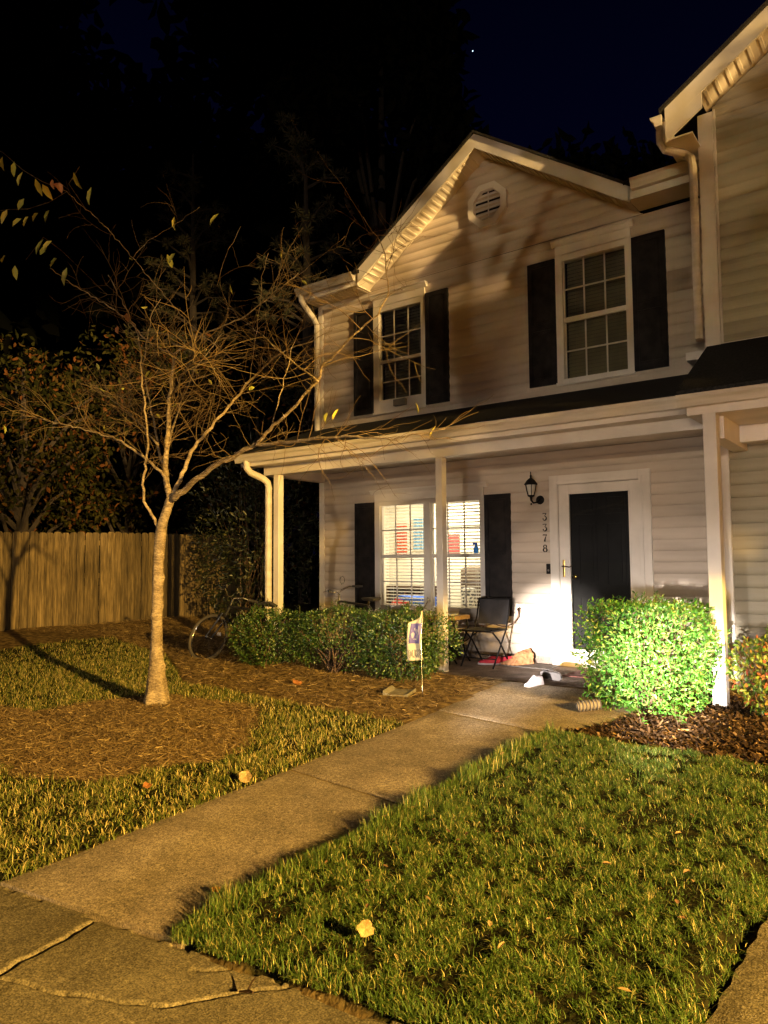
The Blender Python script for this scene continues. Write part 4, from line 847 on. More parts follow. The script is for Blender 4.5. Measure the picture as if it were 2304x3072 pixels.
# sprays of leaves hanging on the long upper branch
SP = [(-8.57, 6.31), (-8.28, 6.15), (-8.08, 5.96), (-7.8, 5.79), (-7.64, 5.67), (-7.01, 5.6), (-6.67, 5.33), (-8.03, 5.63), (-8.42, 5.62), (-8.08, 5.41), (-7.93, 5.39), (-7.72, 5.37), (-7.48, 5.33), (-7.59, 5.04), (-7.41, 4.97), (-7.5, 4.93), (-8.44, 5.08), (-5.32, 4.62), (-4.72, 4.47), (-5.3, 4.28), (-5.42, 4.3), (-8.2, 4.9), (-7.1, 4.6), (-7.3, 4.75)]
def lift4(p, y):
    t = y/4.0; return Vector((p[0]*t, y, CAMZ+(p[1]-CAMZ)*t))
lp = [lift4(p, 3.0 if p[0] < -6.6 else 4.3) for p in SP]
la = []
for i, p in enumerate(lp): la.append(Vector((R.choice((-1, -0.7, -0.2)), R.gauss(0, .3), R.choice((-0.25, -0.6, -1.0)))))
leaves_from(lp, la, (0.11, 0.145), (0.048, 0.062), mt['yleaf'], 'leaves', 5, flat=np.array([[0.5, -1, 0.3]]))
mb = MB()
top = lift((-7.63, 5.7), 3.2)
for ch in ([-0], ):
    pass
def thread(P, r): mb.tube(P, r, 4)
thread([top, lift4((-7.64, 5.70), 3.0), lift4((-8.08, 5.98), 3.0), lift4((-8.57, 6.36), 3.0), lift4((-9.0, 6.6), 3.0)], [0.003, 0.0025, 0.002, 0.002, 0.0015])
thread([top, lift4((-7.48, 5.42), 3.0), lift4((-7.93, 5.48), 3.0), lift4((-8.42, 5.62), 3.0), lift4((-8.8, 5.7), 3.0)], [0.003, 0.0025, 0.002, 0.002, 0.0015])
thread([lift((-7.23, 5.37), 3.5), lift4((-7.1, 5.5), 3.05), lift4((-6.9, 5.62), 3.0)], [0.002, 0.002, 0.0015])
thread([lift4((-7.96, 4.9), 3.5), lift4((-7.59, 5.06), 3.0), lift4((-7.2, 4.8), 3.2), lift((-6.9, 4.4), 3.9)], [0.002, 0.002, 0.002, 0.002])
mb.build('leaf_stalk', mt['twig'], tree)
leaves_from([lift4((-7.44, 5.66), 3.0), lift4((-7.38, 5.6), 3.0), lift4((-7.3, 5.58), 3.0), lift((-6.6, 3.95), 4.0), lift((-6.45, 4.05), 3.9)], [Vector((0.3, 0, -1)), Vector((0.6, 0, -0.7)), Vector((0.2, .2, -1)), Vector((0, 0, -1)), Vector((0.3, 0, -1))], (0.07, 0.10), (0.04, 0.055), mt['rleaf'], 'rust_leaves', 9, flat=np.array([[0.5, -1, 0.3]]))

# ------------------------------------------------------------------ fence
fence = thing('wooden_fence', 'weathered wooden privacy fence with dog-eared boards behind the bare tree', 'fence', (-12.3, 7.5, 0.3))
mb = MB(); y = 3.6; k = 0
while y < 11.2:
    wd = 0.138+R.uniform(-.004, .004); zt = 2.06+0.05*smooth01((y-6)/3)+R.uniform(-.015, .015); zb = gz(-12.3, y)-0.03; dx = R.uniform(-.011, .011); c = 0.028; ln = R.uniform(-.008, .008)
    mb.prism([(-12.3+dx, y, zb), (-12.3+dx, y+wd, zb), (-12.3+dx, y+wd+ln, zt-c), (-12.3+dx, y+wd-c+ln, zt), (-12.3+dx, y+c+ln, zt), (-12.3+dx, y+ln, zt-c)], (-0.016, 0, 0))
    y += wd+R.uniform(0.004, 0.013); k += 1
mb.build('boards', mt['fence'], fence)
mb = MB()
for z in (0.65, 1.25, 1.85): mb.box(-12.37, -12.325, 3.6, 11.2, z, z+0.09)
for yy in (3.7, 6.1, 8.5, 10.9): mb.box(-12.47, -12.372, yy, yy+0.09, 0.1, 2.02)
mb.build('rails', mt['fence'], fence)

# ------------------------------------------------------------------ shrubs
shrub('boxwood_shrub', 'clipped boxwood hedge shrub standing next to the leaning bicycle wheel', 'shrub', -6.48, 6.32, 0.50, 0.38, 0.30, 0.945, 7000, mt['box'], (0.020, 0.034), (0.013, 0.021), sprigs=10, group='boxwood shrubs in front of the porch', lumps=0.20, rnd=2.8, seed=3)
shrub('boxwood_shrub', 'bare-legged boxwood hedge shrub in the middle of the porch row', 'shrub', -5.42, 6.36, 0.60, 0.40, 0.33, 0.965, 7600, mt['box'], (0.020, 0.034), (0.013, 0.021), sprigs=12, group='boxwood shrubs in front of the porch', lumps=0.20, rnd=2.8, gap=0.45, seed=4)
shrub('boxwood_shrub', 'boxwood hedge shrub behind the small garden flag', 'shrub', -4.50, 6.38, 0.50, 0.42, 0.29, 1.0, 8200, mt['box'], (0.022, 0.036), (0.014, 0.022), sprigs=12, group='boxwood shrubs in front of the porch', lumps=0.20, rnd=2.8, seed=5)
shrub('privet_hedge', 'bright green clipped hedge glaring in white light beside the front door', 'hedge', -1.97, 6.42, 0.50, 0.50, 0.28, 1.12, 13500, mt['privet'], (0.022, 0.052), (0.010, 0.022), sprigs=70, taper=0.84, seed=6, rnd=14.0, fill=0.35)
shrub('nandina_bush', 'yellow-green and red leaved bush cut off by the photo edge', 'bush', -1.06, 6.42, 0.30, 0.32, 0.30, 0.88, 1500, mt['nandina'], (0.035, 0.06), (0.018, 0.028), sprigs=5, seed=8, taper=0.7, rnd=2.4, fill=0.5)
shrub('holly_bush', 'tall dark evergreen bush behind the porch corner post', 'bush', -10.4, 9.7, 1.35, 0.9, 0.25, 3.7, 5200, mt['holly'], (0.08, 0.13), (0.025, 0.045), seed=10, taper=0.9, rnd=2.6, fill=0.4)
for (wx, wy, lab) in ((-1.832, 5.70, 'small green weed sprouting from the mulch below the hedge'), (-1.60, 5.82, 'larger leafy weed at the hedge foot near the porch post')):
    t = thing('weed', lab, 'weed', (wx, wy, gz(wx, wy)))
    big_ = wx > -1.7; nn = 26 if big_ else 9; pl, al = [], []
    mb = MB()
    for k in range(4 if big_ else 2):
        hh = R.uniform(0.10, 0.17); d = Vector((R.gauss(0, .3), R.gauss(0, .3), 1)).normalized(); b0 = Vector((wx, wy, gz(wx, wy))); mb.tube([b0, b0+d*hh*.5, b0+d*hh], [0.003, 0.002, 0.001], 4)
        for j in range(nn//3): pl.append(b0+d*hh*(0.25+0.75*j/(nn//3))); al.append((math.cos(j*2.3), math.sin(j*2.3), 0.3))
    mb.build('stem', mt['stem'], t); q = len(pl); leaf_mesh('foliage', np.array(pl), np.array(al), np.tile([[0, -.3, 1.0]], (q, 1))+0.3*rdirs(q), rng.uniform(.03, .06, q), rng.uniform(.014, .024, q), mt['privet'], t)

# ------------------------------------------------------------------ trees beyond
def big_tree(name, label, x, y, zc, h, r, nleaf, mat, L, Wd, seed, trunk_r=0.16, holes=0.45, group='trees beyond the fence'):
    rr_ = np.random.default_rng(seed); root = thing(name, label, 'tree', (x, y, gz(x, y)), group)
    mb = MB(); zt = zc+h*0.35
    mb.tube([(x, y, 0.1), (x+0.1, y, zc*0.4), (x-0.08, y+0.1, zc*0.8), (x, y, zt)], [trunk_r, trunk_r*.8, trunk_r*.6, trunk_r*.2], 8)
    ncl = 46; cl = rdirs(ncl, rr_)*(rr_.uniform(0.35, 1.0, ncl)[:, None]**0.6); cl = cl*np.array([[r, r, h/2]])+np.array([[x, y, zc]])
    for c in cl[:18]:
        z0 = max(0.6, min(zc, c[2]-0.5*r)); mb.tube([(x, y, z0*0.85), tuple((np.array([x, y, z0])+c)/2+np.array([0, 0, 0.1])), tuple(c)], [trunk_r*.35, trunk_r*.2, 0.015], 5)
    mb.build('trunk', mt['darktrunk'], root)
    k = rr_.integers(0, ncl, nleaf); cr_ = rr_.uniform(0.22, 0.42, ncl)*r
    p = cl[k]+rdirs(nleaf, rr_)*(cr_[k]*rr_.uniform(0.3, 1, nleaf)**0.5)[:, None]*np.array([[1, 1, 0.75]])
    p[:, 2] = np.maximum(p[:, 2], 0.5)
    leaf_mesh('crown', p, rdirs(nleaf, rr_)+np.array([[0, 0, -0.5]]), rdirs(nleaf, rr_), rr_.uniform(*L, nleaf), rr_.uniform(*Wd, nleaf), mat, root)
    return root
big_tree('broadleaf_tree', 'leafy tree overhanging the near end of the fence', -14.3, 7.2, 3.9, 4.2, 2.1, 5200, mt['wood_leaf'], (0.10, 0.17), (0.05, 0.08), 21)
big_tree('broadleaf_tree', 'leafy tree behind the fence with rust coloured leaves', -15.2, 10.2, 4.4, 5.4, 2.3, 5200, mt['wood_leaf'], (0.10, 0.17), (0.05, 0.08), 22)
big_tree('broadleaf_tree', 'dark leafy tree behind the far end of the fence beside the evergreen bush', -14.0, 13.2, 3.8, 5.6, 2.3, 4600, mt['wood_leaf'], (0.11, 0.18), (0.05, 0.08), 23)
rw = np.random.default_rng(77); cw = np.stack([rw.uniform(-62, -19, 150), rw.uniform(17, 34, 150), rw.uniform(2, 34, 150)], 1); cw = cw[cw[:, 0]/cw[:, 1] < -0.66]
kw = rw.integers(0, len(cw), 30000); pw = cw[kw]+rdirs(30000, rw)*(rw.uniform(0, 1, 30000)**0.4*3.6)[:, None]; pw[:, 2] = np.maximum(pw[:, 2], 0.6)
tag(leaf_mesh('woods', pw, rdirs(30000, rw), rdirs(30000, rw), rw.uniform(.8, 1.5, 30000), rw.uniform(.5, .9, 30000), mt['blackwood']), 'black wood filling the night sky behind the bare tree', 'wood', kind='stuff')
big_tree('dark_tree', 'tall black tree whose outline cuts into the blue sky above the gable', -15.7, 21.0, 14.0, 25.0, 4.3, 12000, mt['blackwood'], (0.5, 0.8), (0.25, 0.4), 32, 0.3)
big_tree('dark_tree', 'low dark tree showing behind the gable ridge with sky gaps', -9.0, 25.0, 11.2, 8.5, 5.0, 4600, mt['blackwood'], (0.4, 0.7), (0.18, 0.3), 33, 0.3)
def pine(label, x, y, z0, z1, rad, seed):
    r_ = np.random.default_rng(seed); root = thing('pine_tree', label, 'tree', (x, y, gz(x, y)), 'trees beyond the fence')
    mb = MB(); mb.tube([(x, y, 0.1), (x+.1, y, z1*.5), (x, y, z1)], [0.2, 0.15, 0.03], 8); Pn, An = [], []
    for k in range(46):
        z = r_.uniform(z0, z1); a = r_.uniform(0, 6.28); L = rad*(1.1-0.7*(z-z0)/(z1-z0))*r_.uniform(.6, 1); e = np.array([x+L*math.cos(a), y+L*math.sin(a), z+r_.uniform(-.3, .5)])
        mb.tube([(x, y, z-0.3), tuple((np.array([x, y, z])+e)/2), tuple(e)], [0.05, 0.03, 0.012], 5)
        for t in np.linspace(0.45, 1.0, 5):
            c = np.array([x, y, z-.15])*(1-t)+e*t+r_.normal(0, .12, 3)
            q = rdirs(26, r_)+np.array([[0, 0, 0.35]]); Pn.append(np.tile(c, (26, 1))); An.append(q)
    mb.build('trunk', mt['darktrunk'], root); Pn = np.concatenate(Pn); An = np.concatenate(An); n = len(Pn)
    leaf_mesh('crown', Pn, An, rdirs(n, r_), r_.uniform(.16, .26, n), r_.uniform(.008, .014, n), M('needle_clusters_%d' % seed, (0.03, 0.032, 0.010), (0.06, 0.045, 0.014), island=True, rough=0.7), root)
pine('pine with faintly lit needle tufts high behind the bare tree', -13.5, 14.5, 5.5, 13.5, 2.2, 41)
pine('pine with a faint crown standing behind the leafy fence trees', -19.0, 15.0, 5.0, 15.0, 2.4, 42)
big_tree('occluder_tree', 'unseen leafy tree shading the neighbouring wall from the street lamp', 6.6, 6.05, 5.3, 4.3, 1.42, 16000, mt['wood_leaf'], (0.10, 0.17), (0.05, 0.08), 51, 0.09, group=None)  # out of view; crown placed and shaped to block the street lamp
big_tree('occluder_tree', 'unseen small leafy tree added to keep the path lamp off the porch wall', 3.3, 4.25, 2.85, 2.3, 1.1, 11500, mt['wood_leaf'], (0.07, 0.12), (0.04, 0.06), 52, 0.05, group=None)  # out of view; added so its crown blocks the path lamp from the porch
big_tree('occluder_tree', 'unseen thin leafed tree added to dapple the street lamp light on the upper wall', 9.0, 4.5, 7.4, 4.4, 1.2, 1300, mt['wood_leaf'], (0.10, 0.17), (0.05, 0.08), 53, 0.06, group=None)  # out of view; sparse crown added for dapples on the upper facade
big_tree('occluder_tree', 'unseen tall slim tree added to shade the top of the neighbouring wall', 7.4, 6.0, 7.5, 2.4, 0.85, 4500, mt['wood_leaf'], (0.10, 0.17), (0.05, 0.08), 54, 0.06, group=None)  # out of view; added to cut lamp light high on the neighbouring wall
big_tree('occluder_tree', 'unseen open leafy tree added to dapple the fill light on the house front', -0.4, -7.5, 5.2, 4.2, 3.3, 2300, mt['wood_leaf'], (0.12, 0.2), (0.06, 0.1), 55, 0.09, group=None)  # out of view; added in the fill lamp's path to mottle its light
# stars
for dx, rad, lab in (((-0.472, 0.84, 0.693), 0.27, 'brightest star, above the house gable'), ((-0.36, 0.84, 0.76), 0.15, 'faint star high above the roof'), ):
    m = bpy.data.materials.new('starlight'); m.use_nodes = True; b = m.node_tree.nodes['Principled BSDF']; b.inputs['Emission Color'].default_value = (0.55, 0.75, 1, 1); b.inputs['Emission Strength'].default_value = 3.0
    p = Vector(dx).normalized()*420+Vector((0, 0, CAMZ)); mb = MB(); mb.lathe([(rad*math.sin(math.pi*i/8)+1e-4, -rad*math.cos(math.pi*i/8)) for i in range(9)], p, 10)
    tag(mb.build('star', m), lab, 'star')

# ------------------------------------------------------------------ bicycles
def bicycle(name, label):
    root = thing(name, label, 'bicycle', group='bicycles parked by the porch')
    WR = 0.30
    def ring(c, r, rt, mat, nm, parent, n=40):
        mb = MB(); mb.tube([(c[0]+r*math.cos(2*math.pi*k/n), 0, c[2]+r*math.sin(2*math.pi*k/n)) for k in range(n)], rt, 8, closed=True); return mb.build(nm, mat, parent, local=True, smooth=True)
    for cx in (0.50, -0.50):
        wheel = ring((cx, 0, WR), WR-0.022, 0.022, mt['tyrewall'], 'wheel', root)
        ring((cx, 0, WR), WR-0.045, 0.008, mt['chrome'], 'rim', wheel)
        mb = MB(); mb.tube([(cx, -0.045, WR), (cx, 0.045, WR)], 0.018, 10)
        for k in range(20):
            a = 2*math.pi*k/20; s = 0.03*(1 if k % 2 else -1)
            mb.tube([(cx+0.018*math.cos(a+.5), s, WR+0.018*math.sin(a+.5)), (cx+(WR-0.045)*math.cos(a), 0, WR+(WR-0.045)*math.sin(a))], 0.0016, 4)
        mb.build('spokes', mt['chrome'], wheel, local=True)
        mb = MB(); mb.box(cx-0.16-0.03, cx-0.16+0.03, -0.012, 0.012, WR-0.02+0.05, WR+0.02+0.05); mb.build('reflector', mt['white'], wheel, local=True)
    mb = MB(); bb = (-0.06, 0, 0.29); st = (-0.20, 0, 0.66); hd = (0.30, 0, 0.70); hl = (0.335, 0, 0.58)
    for a, b, r in ((bb, st, .016), (st, hd, .016), (bb, hl, .018), (hd, hl, .019)): mb.tube([a, b], r, 8)
    for s in (-.05, .05): mb.tube([(bb[0], s*.5, bb[2]), (-0.50, s, WR)], .009, 6); mb.tube([(st[0], s*.4, st[2]), (-0.50, s, WR)], .008, 6)
    mb.build('frame', mt['bikeframe'], root, local=True)
    mb = MB()
    for s in (-.05, .05): mb.tube([(0.34, s, 0.60), (0.40, s, 0.48), (0.50, s, WR)], [.012, .011, .009], 6)
    mb.tube([(0.34, -.05, .6), (0.34, .05, .6)], .012, 6); mb.build('fork', mt['bikeframe'], root, local=True)
    mb = MB(); mb.tube([(hd[0], 0, hd[2]), (0.285, 0, 0.79), (0.32, 0, 0.82)], .012, 8); mb.tube([(0.22, -.29, 0.865), (0.29, -.19, 0.87), (0.33, -.06, 0.82), (0.33, .06, 0.82), (0.29, .19, 0.87), (0.22, .29, 0.865)], .011, 8)
    mb.build('handlebar', mt['chrome'], root, local=True)
    for s in (-1, 1):
        mb = MB(); mb.tube([(0.26, s*.235, 0.868), (0.15, s*.31, 0.862)], .016, 8); mb.build('grip', mt['rubber'], root, local=True)
        mb = MB(); mb.tube([(0.32, s*.16, 0.86), (0.34, s*.24, 0.845)], .005, 5); mb.build('brake_lever', mt['chrome'], root, local=True)
    mb = MB(); mb.tube([(0.335, -.11, .90), (0.335, -.11, .93)], [.005, .005], 6); n = 20; mb.tube([(0.335+.0*k, -.13+.045*math.cos(6.283*k/n), .96+.045*math.sin(6.283*k/n)) for k in range(n)], .006, 6, closed=True); mb.build('mirror', mt['chrome'], root, local=True)
    mb = MB(); mb.tube([st, (-0.225, 0, 0.74)], .012, 8); mb.build('seat_post', mt['chrome'], root, local=True)
    mb = MB(); mb.add([(-.36, -.085, .76), (-.36, .085, .76), (-.24, .06, .765), (-.10, .018, .755), (-.08, 0, .75), (-.10, -.018, .755), (-.24, -.06, .765), (-.35, -.075, .725), (-.35, .075, .725), (-.12, .015, .725), (-.12, -.015, .725)], [(0, 1, 2, 6), (2, 3, 5, 6), (3, 4, 5), (0, 7, 8, 1), (1, 8, 9, 3, 2), (0, 6, 5, 10, 7), (3, 9, 10, 5, 4), (7, 10, 9, 8)])
    mb.build('saddle', mt['rubber'], root, local=True, bevel=0.02)
    mb = MB(); n = 22; mb.tube([(bb[0]+.085*math.cos(6.283*k/n), -.035, bb[2]+.085*math.sin(6.283*k/n)) for k in range(n)], .006, 5, closed=True); mb.tube([(bb[0], -.06, bb[2]), (bb[0]+.14, -.06, bb[2]-.06)], .009, 6); mb.tube([(bb[0], .06, bb[2]), (bb[0]-.14, .06, bb[2]+.06)], .009, 6)
    mb.box(bb[0]+.09, bb[0]+.19, -.15, -.06, bb[2]-.07, bb[2]-.05); mb.box(bb[0]-.19, bb[0]-.09, .06, .15, bb[2]+.05, bb[2]+.07); mb.build('crank', mt['bikeframe'], root, local=True)
    return root
def copy_tree(o, parent=None):
    c = o.copy(); COL.objects.link(c); c.parent = parent
    for ch_ in list(o.children): copy_tree(ch_, c)
    return c
b1 = bicycle('bicycle', 'bicycle half hidden behind the hedge with its spoked front wheel showing')
b2 = copy_tree(b1); b2['label'] = 'bicycle parked on the porch below the lit window, handlebar above the hedge'
b1.location = (-7.10, 6.32, gz(-7.4, 6.1)-0.03); b1.rotation_euler = (math.radians(22), 0, math.radians(186)); b1.scale = (1.12, 1.05, 1.08)
b2.location = (-6.12, 7.62, SL); b2.rotation_euler = (math.radians(-5), 0, math.radians(176)); b2.scale = (1.06, 1.0, 1.04)

# ------------------------------------------------------------------ porch things
chair = thing('folding_chair', 'black folding chair with sling seat on the porch beside the lit window', 'chair', (-4.36, 7.8, SL))
def T3(P, r, nm, mat, sides=8): mb = MB(); mb.tube(P, r, sides); return mb.build(nm, mat, chair, smooth=True)
cxa, cxb = -4.585, -4.155
z0 = SL
for xq in (cxa, cxb):
    T3([(xq, 7.64, z0), (xq, 7.98, z0+0.43), (xq, 8.05, z0+0.60), (xq, 8.10, z0+0.79)], 0.0105, 'leg', mt['iron'])
for xq in (cxa+0.03, cxb-0.03):
    T3([(xq, 8.12, z0), (xq, 7.86, z0+0.30), (xq, 7.66, z0+0.44)], 0.0105, 'leg', mt['iron'])
T3([(cxa, 8.10, z0+0.79), (cxb, 8.10, z0+0.79)], 0.0105, 'top_rail', mt['iron']); T3([(cxa, 7.72, z0+0.10), (cxb, 7.72, z0+0.10)], 0.007, 'stretcher', mt['iron']); T3([(cxa+.03, 8.04, z0+0.10), (cxb-.03, 8.04, z0+0.10)], 0.007, 'stretcher', mt['iron'])
mb = MB(); n = 8
P = [(cxa+.012+(cxb-cxa-.024)*i/n, 8.045+0.02*math.sin(math.pi*i/n)) for i in range(n+1)]
for i in range(n): mb.add([(P[i][0], P[i][1]-.002, z0+.48), (P[i+1][0], P[i+1][1]-.002, z0+.48), (P[i+1][0], P[i+1][1]+.05, z0+.785), (P[i][0], P[i][1]+.05, z0+.785)], [(0, 1, 2, 3)])
o = mb.build('backrest', mt['mesh'], chair); o.modifiers.new('solid', 'SOLIDIFY').thickness = 0.006
mb = MB(); mb.box(cxa+.005, cxb-.005, 7.60, 8.0, z0+0.425, z0+0.437); mb.build('seat', mt['mesh'], chair, bevel=.005)
mb = MB(); mb.tube([(cxa, 7.6, z0+.43), (cxb, 7.6, z0+.43), (cxb, 8.0, z0+.43), (cxa, 8.0, z0+.43)], .0105, 8, closed=True); mb.build('seat_frame', mt['iron'], chair)
# side table
tb = thing('side_table', 'small wooden-topped side table with curved iron legs behind the porch post', 'table', (-5.0, 7.9, SL))
mb = MB(); mb.box(-5.30, -4.73, 7.72, 8.12, 0.79, 0.84); mb.build('tabletop', mt['tablewood'], tb, bevel=.006)
for sx_ in (-1, 1):
    for sy in (-1, 1):
        xq = -5.015+sx_*.25; yq = 7.92+sy*.16
        mb = MB(); mb.tube([(xq, yq, .79), (xq+sx_*.03, yq, .68), (xq-sx_*.05, yq, .50), (xq-sx_*.02, yq, .36), (xq+sx_*.05, yq, SL)], .011, 7); mb.build('leg', mt['iron'], tb, smooth=True)
bk = MB(); bk.box(-4.98, -4.80, 7.78, 7.95, .842, .862); tag(bk.build('magazine', M('magazine_cover', (.45, .38, .16), (.25, .3, .4), scale=14)), 'thin yellowish magazine lying on the side table', 'magazine')
pot = thing('potted_plant', 'dark leafy potted plant on the porch floor under the side table', 'plant', (-4.78, 7.6, SL))
mb = MB(); mb.lathe([(.06, 0), (.085, .13), (.09, .14), (.078, .14), (.07, .10)], (-4.78, 7.6, SL), 14); mb.build('pot', mt['iron'], pot)
rp_ = np.random.default_rng(5); q = rdirs(260, rp_); q[:, 2] = np.abs(q[:, 2]); leaf_mesh('foliage', np.array([[-4.78, 7.6, SL+.13]])+q*rp_.uniform(.03, .17, 260)[:, None], q+.6*rdirs(260, rp_), rdirs(260, rp_), rp_.uniform(.04, .07, 260), rp_.uniform(.02, .03, 260), mt['holly'], pot)
# shoes
def shoe(label, upper, sole, loc, rz, tilt=(0, 0), group=None, L=0.28):
    root = thing('sneaker', label, 'shoe', loc, group); n = 15
    def outline(s, wig=1.0): return [(L*(t-.5), s*wig*(0.036+0.012*math.sin(math.pi*t)-0.010*math.exp(-((t-.45)/.18)**2)+(-.012 if t < .06 or t > .95 else 0))) for t in np.linspace(0, 1, n)]
    a = outline(1)+outline(-1)[::-1]
    mb = MB(); mb.prism([(p[0], p[1], 0) for p in a], (0, 0, .026)); mb.build('sole', sole, root, local=True, bevel=.006)
    mb = MB(); rings = []
    for i, t in enumerate(np.linspace(0.03, 0.97, 13)):
        x_ = L*(t-.5); wd = 0.040+0.010*math.sin(math.pi*t)-(.014 if t > .92 or t < .05 else 0)
        top = np.interp(t, [0, .05, .2, .38, .55, .75, .9, 1], [.085, .10, .098, .105, .082, .06, .05, .03])
        rings.append([(x_, wd*math.cos(b), .022+(top-.022)*max(0, math.sin(b))**.8) for b in np.linspace(0, math.pi, 11)])
    base = 0
    vs = [p for r_ in rings for p in r_]; fs = [(i*11+j, i*11+j+1, (i+1)*11+j+1, (i+1)*11+j) for i in range(12) for j in range(10) if not (1 <= i <= 4 and 4 <= j <= 5)]
    fs += [tuple(range(11))[::-1], tuple(12*11+j for j in range(11))]
    mb.add(vs, fs); o = mb.build('upper', upper, root, local=True, smooth=True)
    mb = MB()
    for k in range(5): x_ = -.005+k*.018; z_ = .108-k*.010; mb.tube([(x_, -.026, z_-.012), (x_, 0, z_), (x_, .026, z_-.012)], .0035, 5)
    mb.build('lace', mt['white'], root, local=True)
    root.rotation_euler = (tilt[0], tilt[1], rz); return root
shoe('red canvas sneaker on white sole under the folding chair', mt['red'], mt['white'], (-4.36, 7.93, SL+.004), math.radians(205), group='pair of red sneakers')
shoe('red canvas sneaker further back, nearer the paper bag', mt['red'], mt['white'], (-4.26, 8.09, SL+.004), math.radians(185), group='pair of red sneakers')
shoe('white sneaker standing toe-first at the edge of the porch floor', mt['white'], mt['white'], (-3.24, 6.80, SL+.004), math.radians(262), group='pair of white sneakers')
shoe('white sneaker tipped on its side showing the grey sole', mt['white'], mt['greysole'], (-3.27, 7.24, SL+.05), math.radians(-20), tilt=(math.radians(-76), 0), group='pair of white sneakers')
mb = MB()                                            # crumpled paper bag
BGP = [(-4.27, 7.98, .01), (-4.04, 7.95, .01), (-3.90, 8.20, .02), (-3.98, 8.28, .02), (-4.22, 8.16, .02), (-4.15, 8.00, .045), (-4.03, 8.04, .13), (-3.92, 8.20, .145), (-3.99, 8.26, .19), (-4.13, 8.17, .115), (-4.07, 8.11, .155), (-4.21, 8.07, .05)]
mb.add([(a, b, SL+c) for a, b, c in BGP], [(0, 1, 6, 5), (1, 2, 7, 6), (2, 3, 8, 7), (3, 4, 9, 8), (4, 0, 11, 9), (0, 5, 11), (5, 6, 10, 11), (6, 7, 8, 10), (8, 9, 10), (9, 11, 10)])
bag = mb.build('paper_bag', mt['bag']); sm = bag.modifiers.new('sub', 'SUBSURF'); sm.levels = sm.render_levels = 4; sm.subdivision_type = 'SIMPLE'
tx_ = bpy.data.textures.new('crumple', 'CLOUDS'); tx_.noise_scale = 0.06; dm = bag.modifiers.new('crumple', 'DISPLACE'); dm.texture = tx_; dm.strength = 0.045; dm.mid_level = 0.5
tag(bag, 'crumpled brown paper bag slumped beside the folding chair', 'paper bag')
def mat_rug(name, lab, P, m):
    mb = MB(); mb.prism([(a, b, SL+.002) for a, b in P], (0, 0, .010)); o = mb.build(name, m, bevel=.004); tag(o, lab, 'doormat')
mat_rug('doormat', 'worn grey doormat under the paper bag', [(-4.30, 7.93), (-3.60, 7.93), (-3.60, 8.28), (-4.30, 8.28)], mt['mat_grey'])
mat_rug('doormat', 'reddish doormat in front of the black door', [(-3.29, 7.59), (-2.62, 7.59), (-2.62, 8.02), (-3.29, 8.02)], mt['mat_red'])
# garden flag
fl = thing('garden_flag', 'small cream garden flag with violet-blue panel hanging in front of the boxwood', 'flag', (-3.885, 5.76, 0.25))
mb = MB(); mb.tube([(-3.872, 5.754, .20), (-3.90, 5.79, .36), (-3.94, 5.84, .56), (-3.962, 5.872, .75), (-3.965, 5.90, 1.03), (-3.93, 5.90, 1.09), (-3.89, 5.90, 1.145), (-3.888, 5.90, 1.165), (-3.902, 5.90, 1.168)], .0042, 6); mb.build('flag_pole', mt['chrome'], fl, smooth=True)
def cloth(u, v):                                     # u 0..1 across, v 0 bottom..1 top
    if v > 0.78: t = (v-0.78)/0.22; xl_ = -4.108+(0.146)*t**0.7; xr_ = -3.960; 
    else: t = v/0.78; xl_ = -4.135+0.027*t-0.012*math.sin(t*3.14); xr_ = -3.945-0.016*math.sin(min(1, t*1.2)*1.57)
    x_ = xl_+(xr_-xl_)*u; zb_ = 0.555+0.02*u; z_ = zb_+(1.045-zb_)*v-(0.05*(1-u)*smooth01((v-.7)/.3))
    y_ = 5.885-0.012*math.sin(u*7+v*3)-0.018*math.sin(v*6)*u
    return Vector((x_, y_, float(z_)))
def cloth_patch(u0, u1, v0, v1, off, nm, m, par, nu=10, nv=18):
    mb = MB(); vs = [cloth(u0+(u1-u0)*i/nu, v0+(v1-v0)*j/nv)+Vector((0, off, 0)) for j in range(nv+1) for i in range(nu+1)]
    mb.add(vs, [(j*(nu+1)+i, j*(nu+1)+i+1, (j+1)*(nu+1)+i+1, (j+1)*(nu+1)+i) for j in range(nv) for i in range(nu)]); o = mb.build(nm, m, par, smooth=True); s_ = o.modifiers.new('solid', 'SOLIDIFY'); s_.thickness = .0015; return o
fb = cloth_patch(0, 1, 0, 1, 0, 'flag_cloth', mt['cream'], fl, 14, 30)
cloth_patch(.16, .93, .34, .74, -.004, 'flag_print', mt['blueflag'], fb)
mb = MB()
for (uu, vv, ru, rv) in ((.36, .50, .10, .06), (.62, .58, .12, .05), (.70, .46, .07, .08), (.45, .62, .06, .03), (.55, .42, .16, .016), (.80, .60, .05, .10)):
    mb.poly([cloth(uu+ru*math.cos(a)*(1+.3*math.sin(3*a)), vv+rv*math.sin(a))+Vector((0, -.0072, 0)) for a in np.linspace(0, 6.283, 14)[:-1]])
mb.build('print_pattern', mt['palelilac'], fb)
def flag_letter(strokes, u0, u1):
    for ww, off, m, nm in ((.013, -.0045, mt['ink'], 'letter_outline'), (.0065, -.0065, mt['cream'], 'letter')):
        mb = MB()
        for st_ in strokes:
            for (a, b) in zip(st_[:-1], st_[1:]):
                A_ = cloth(u0+(u1-u0)*a[0], .075+.125*a[1]); B_ = cloth(u0+(u1-u0)*b[0], .075+.125*b[1]); d = (B_-A_); d.y = 0; d.normalize(); nn = Vector((-d.z, 0, d.x))*ww/2; e = d*ww/2
                mb.quad(*[q_+Vector((0, off, 0)) for q_ in (A_-nn-e, B_-nn+e, B_+nn+e, A_+nn-e)])
        mb.build(nm, m, fb)
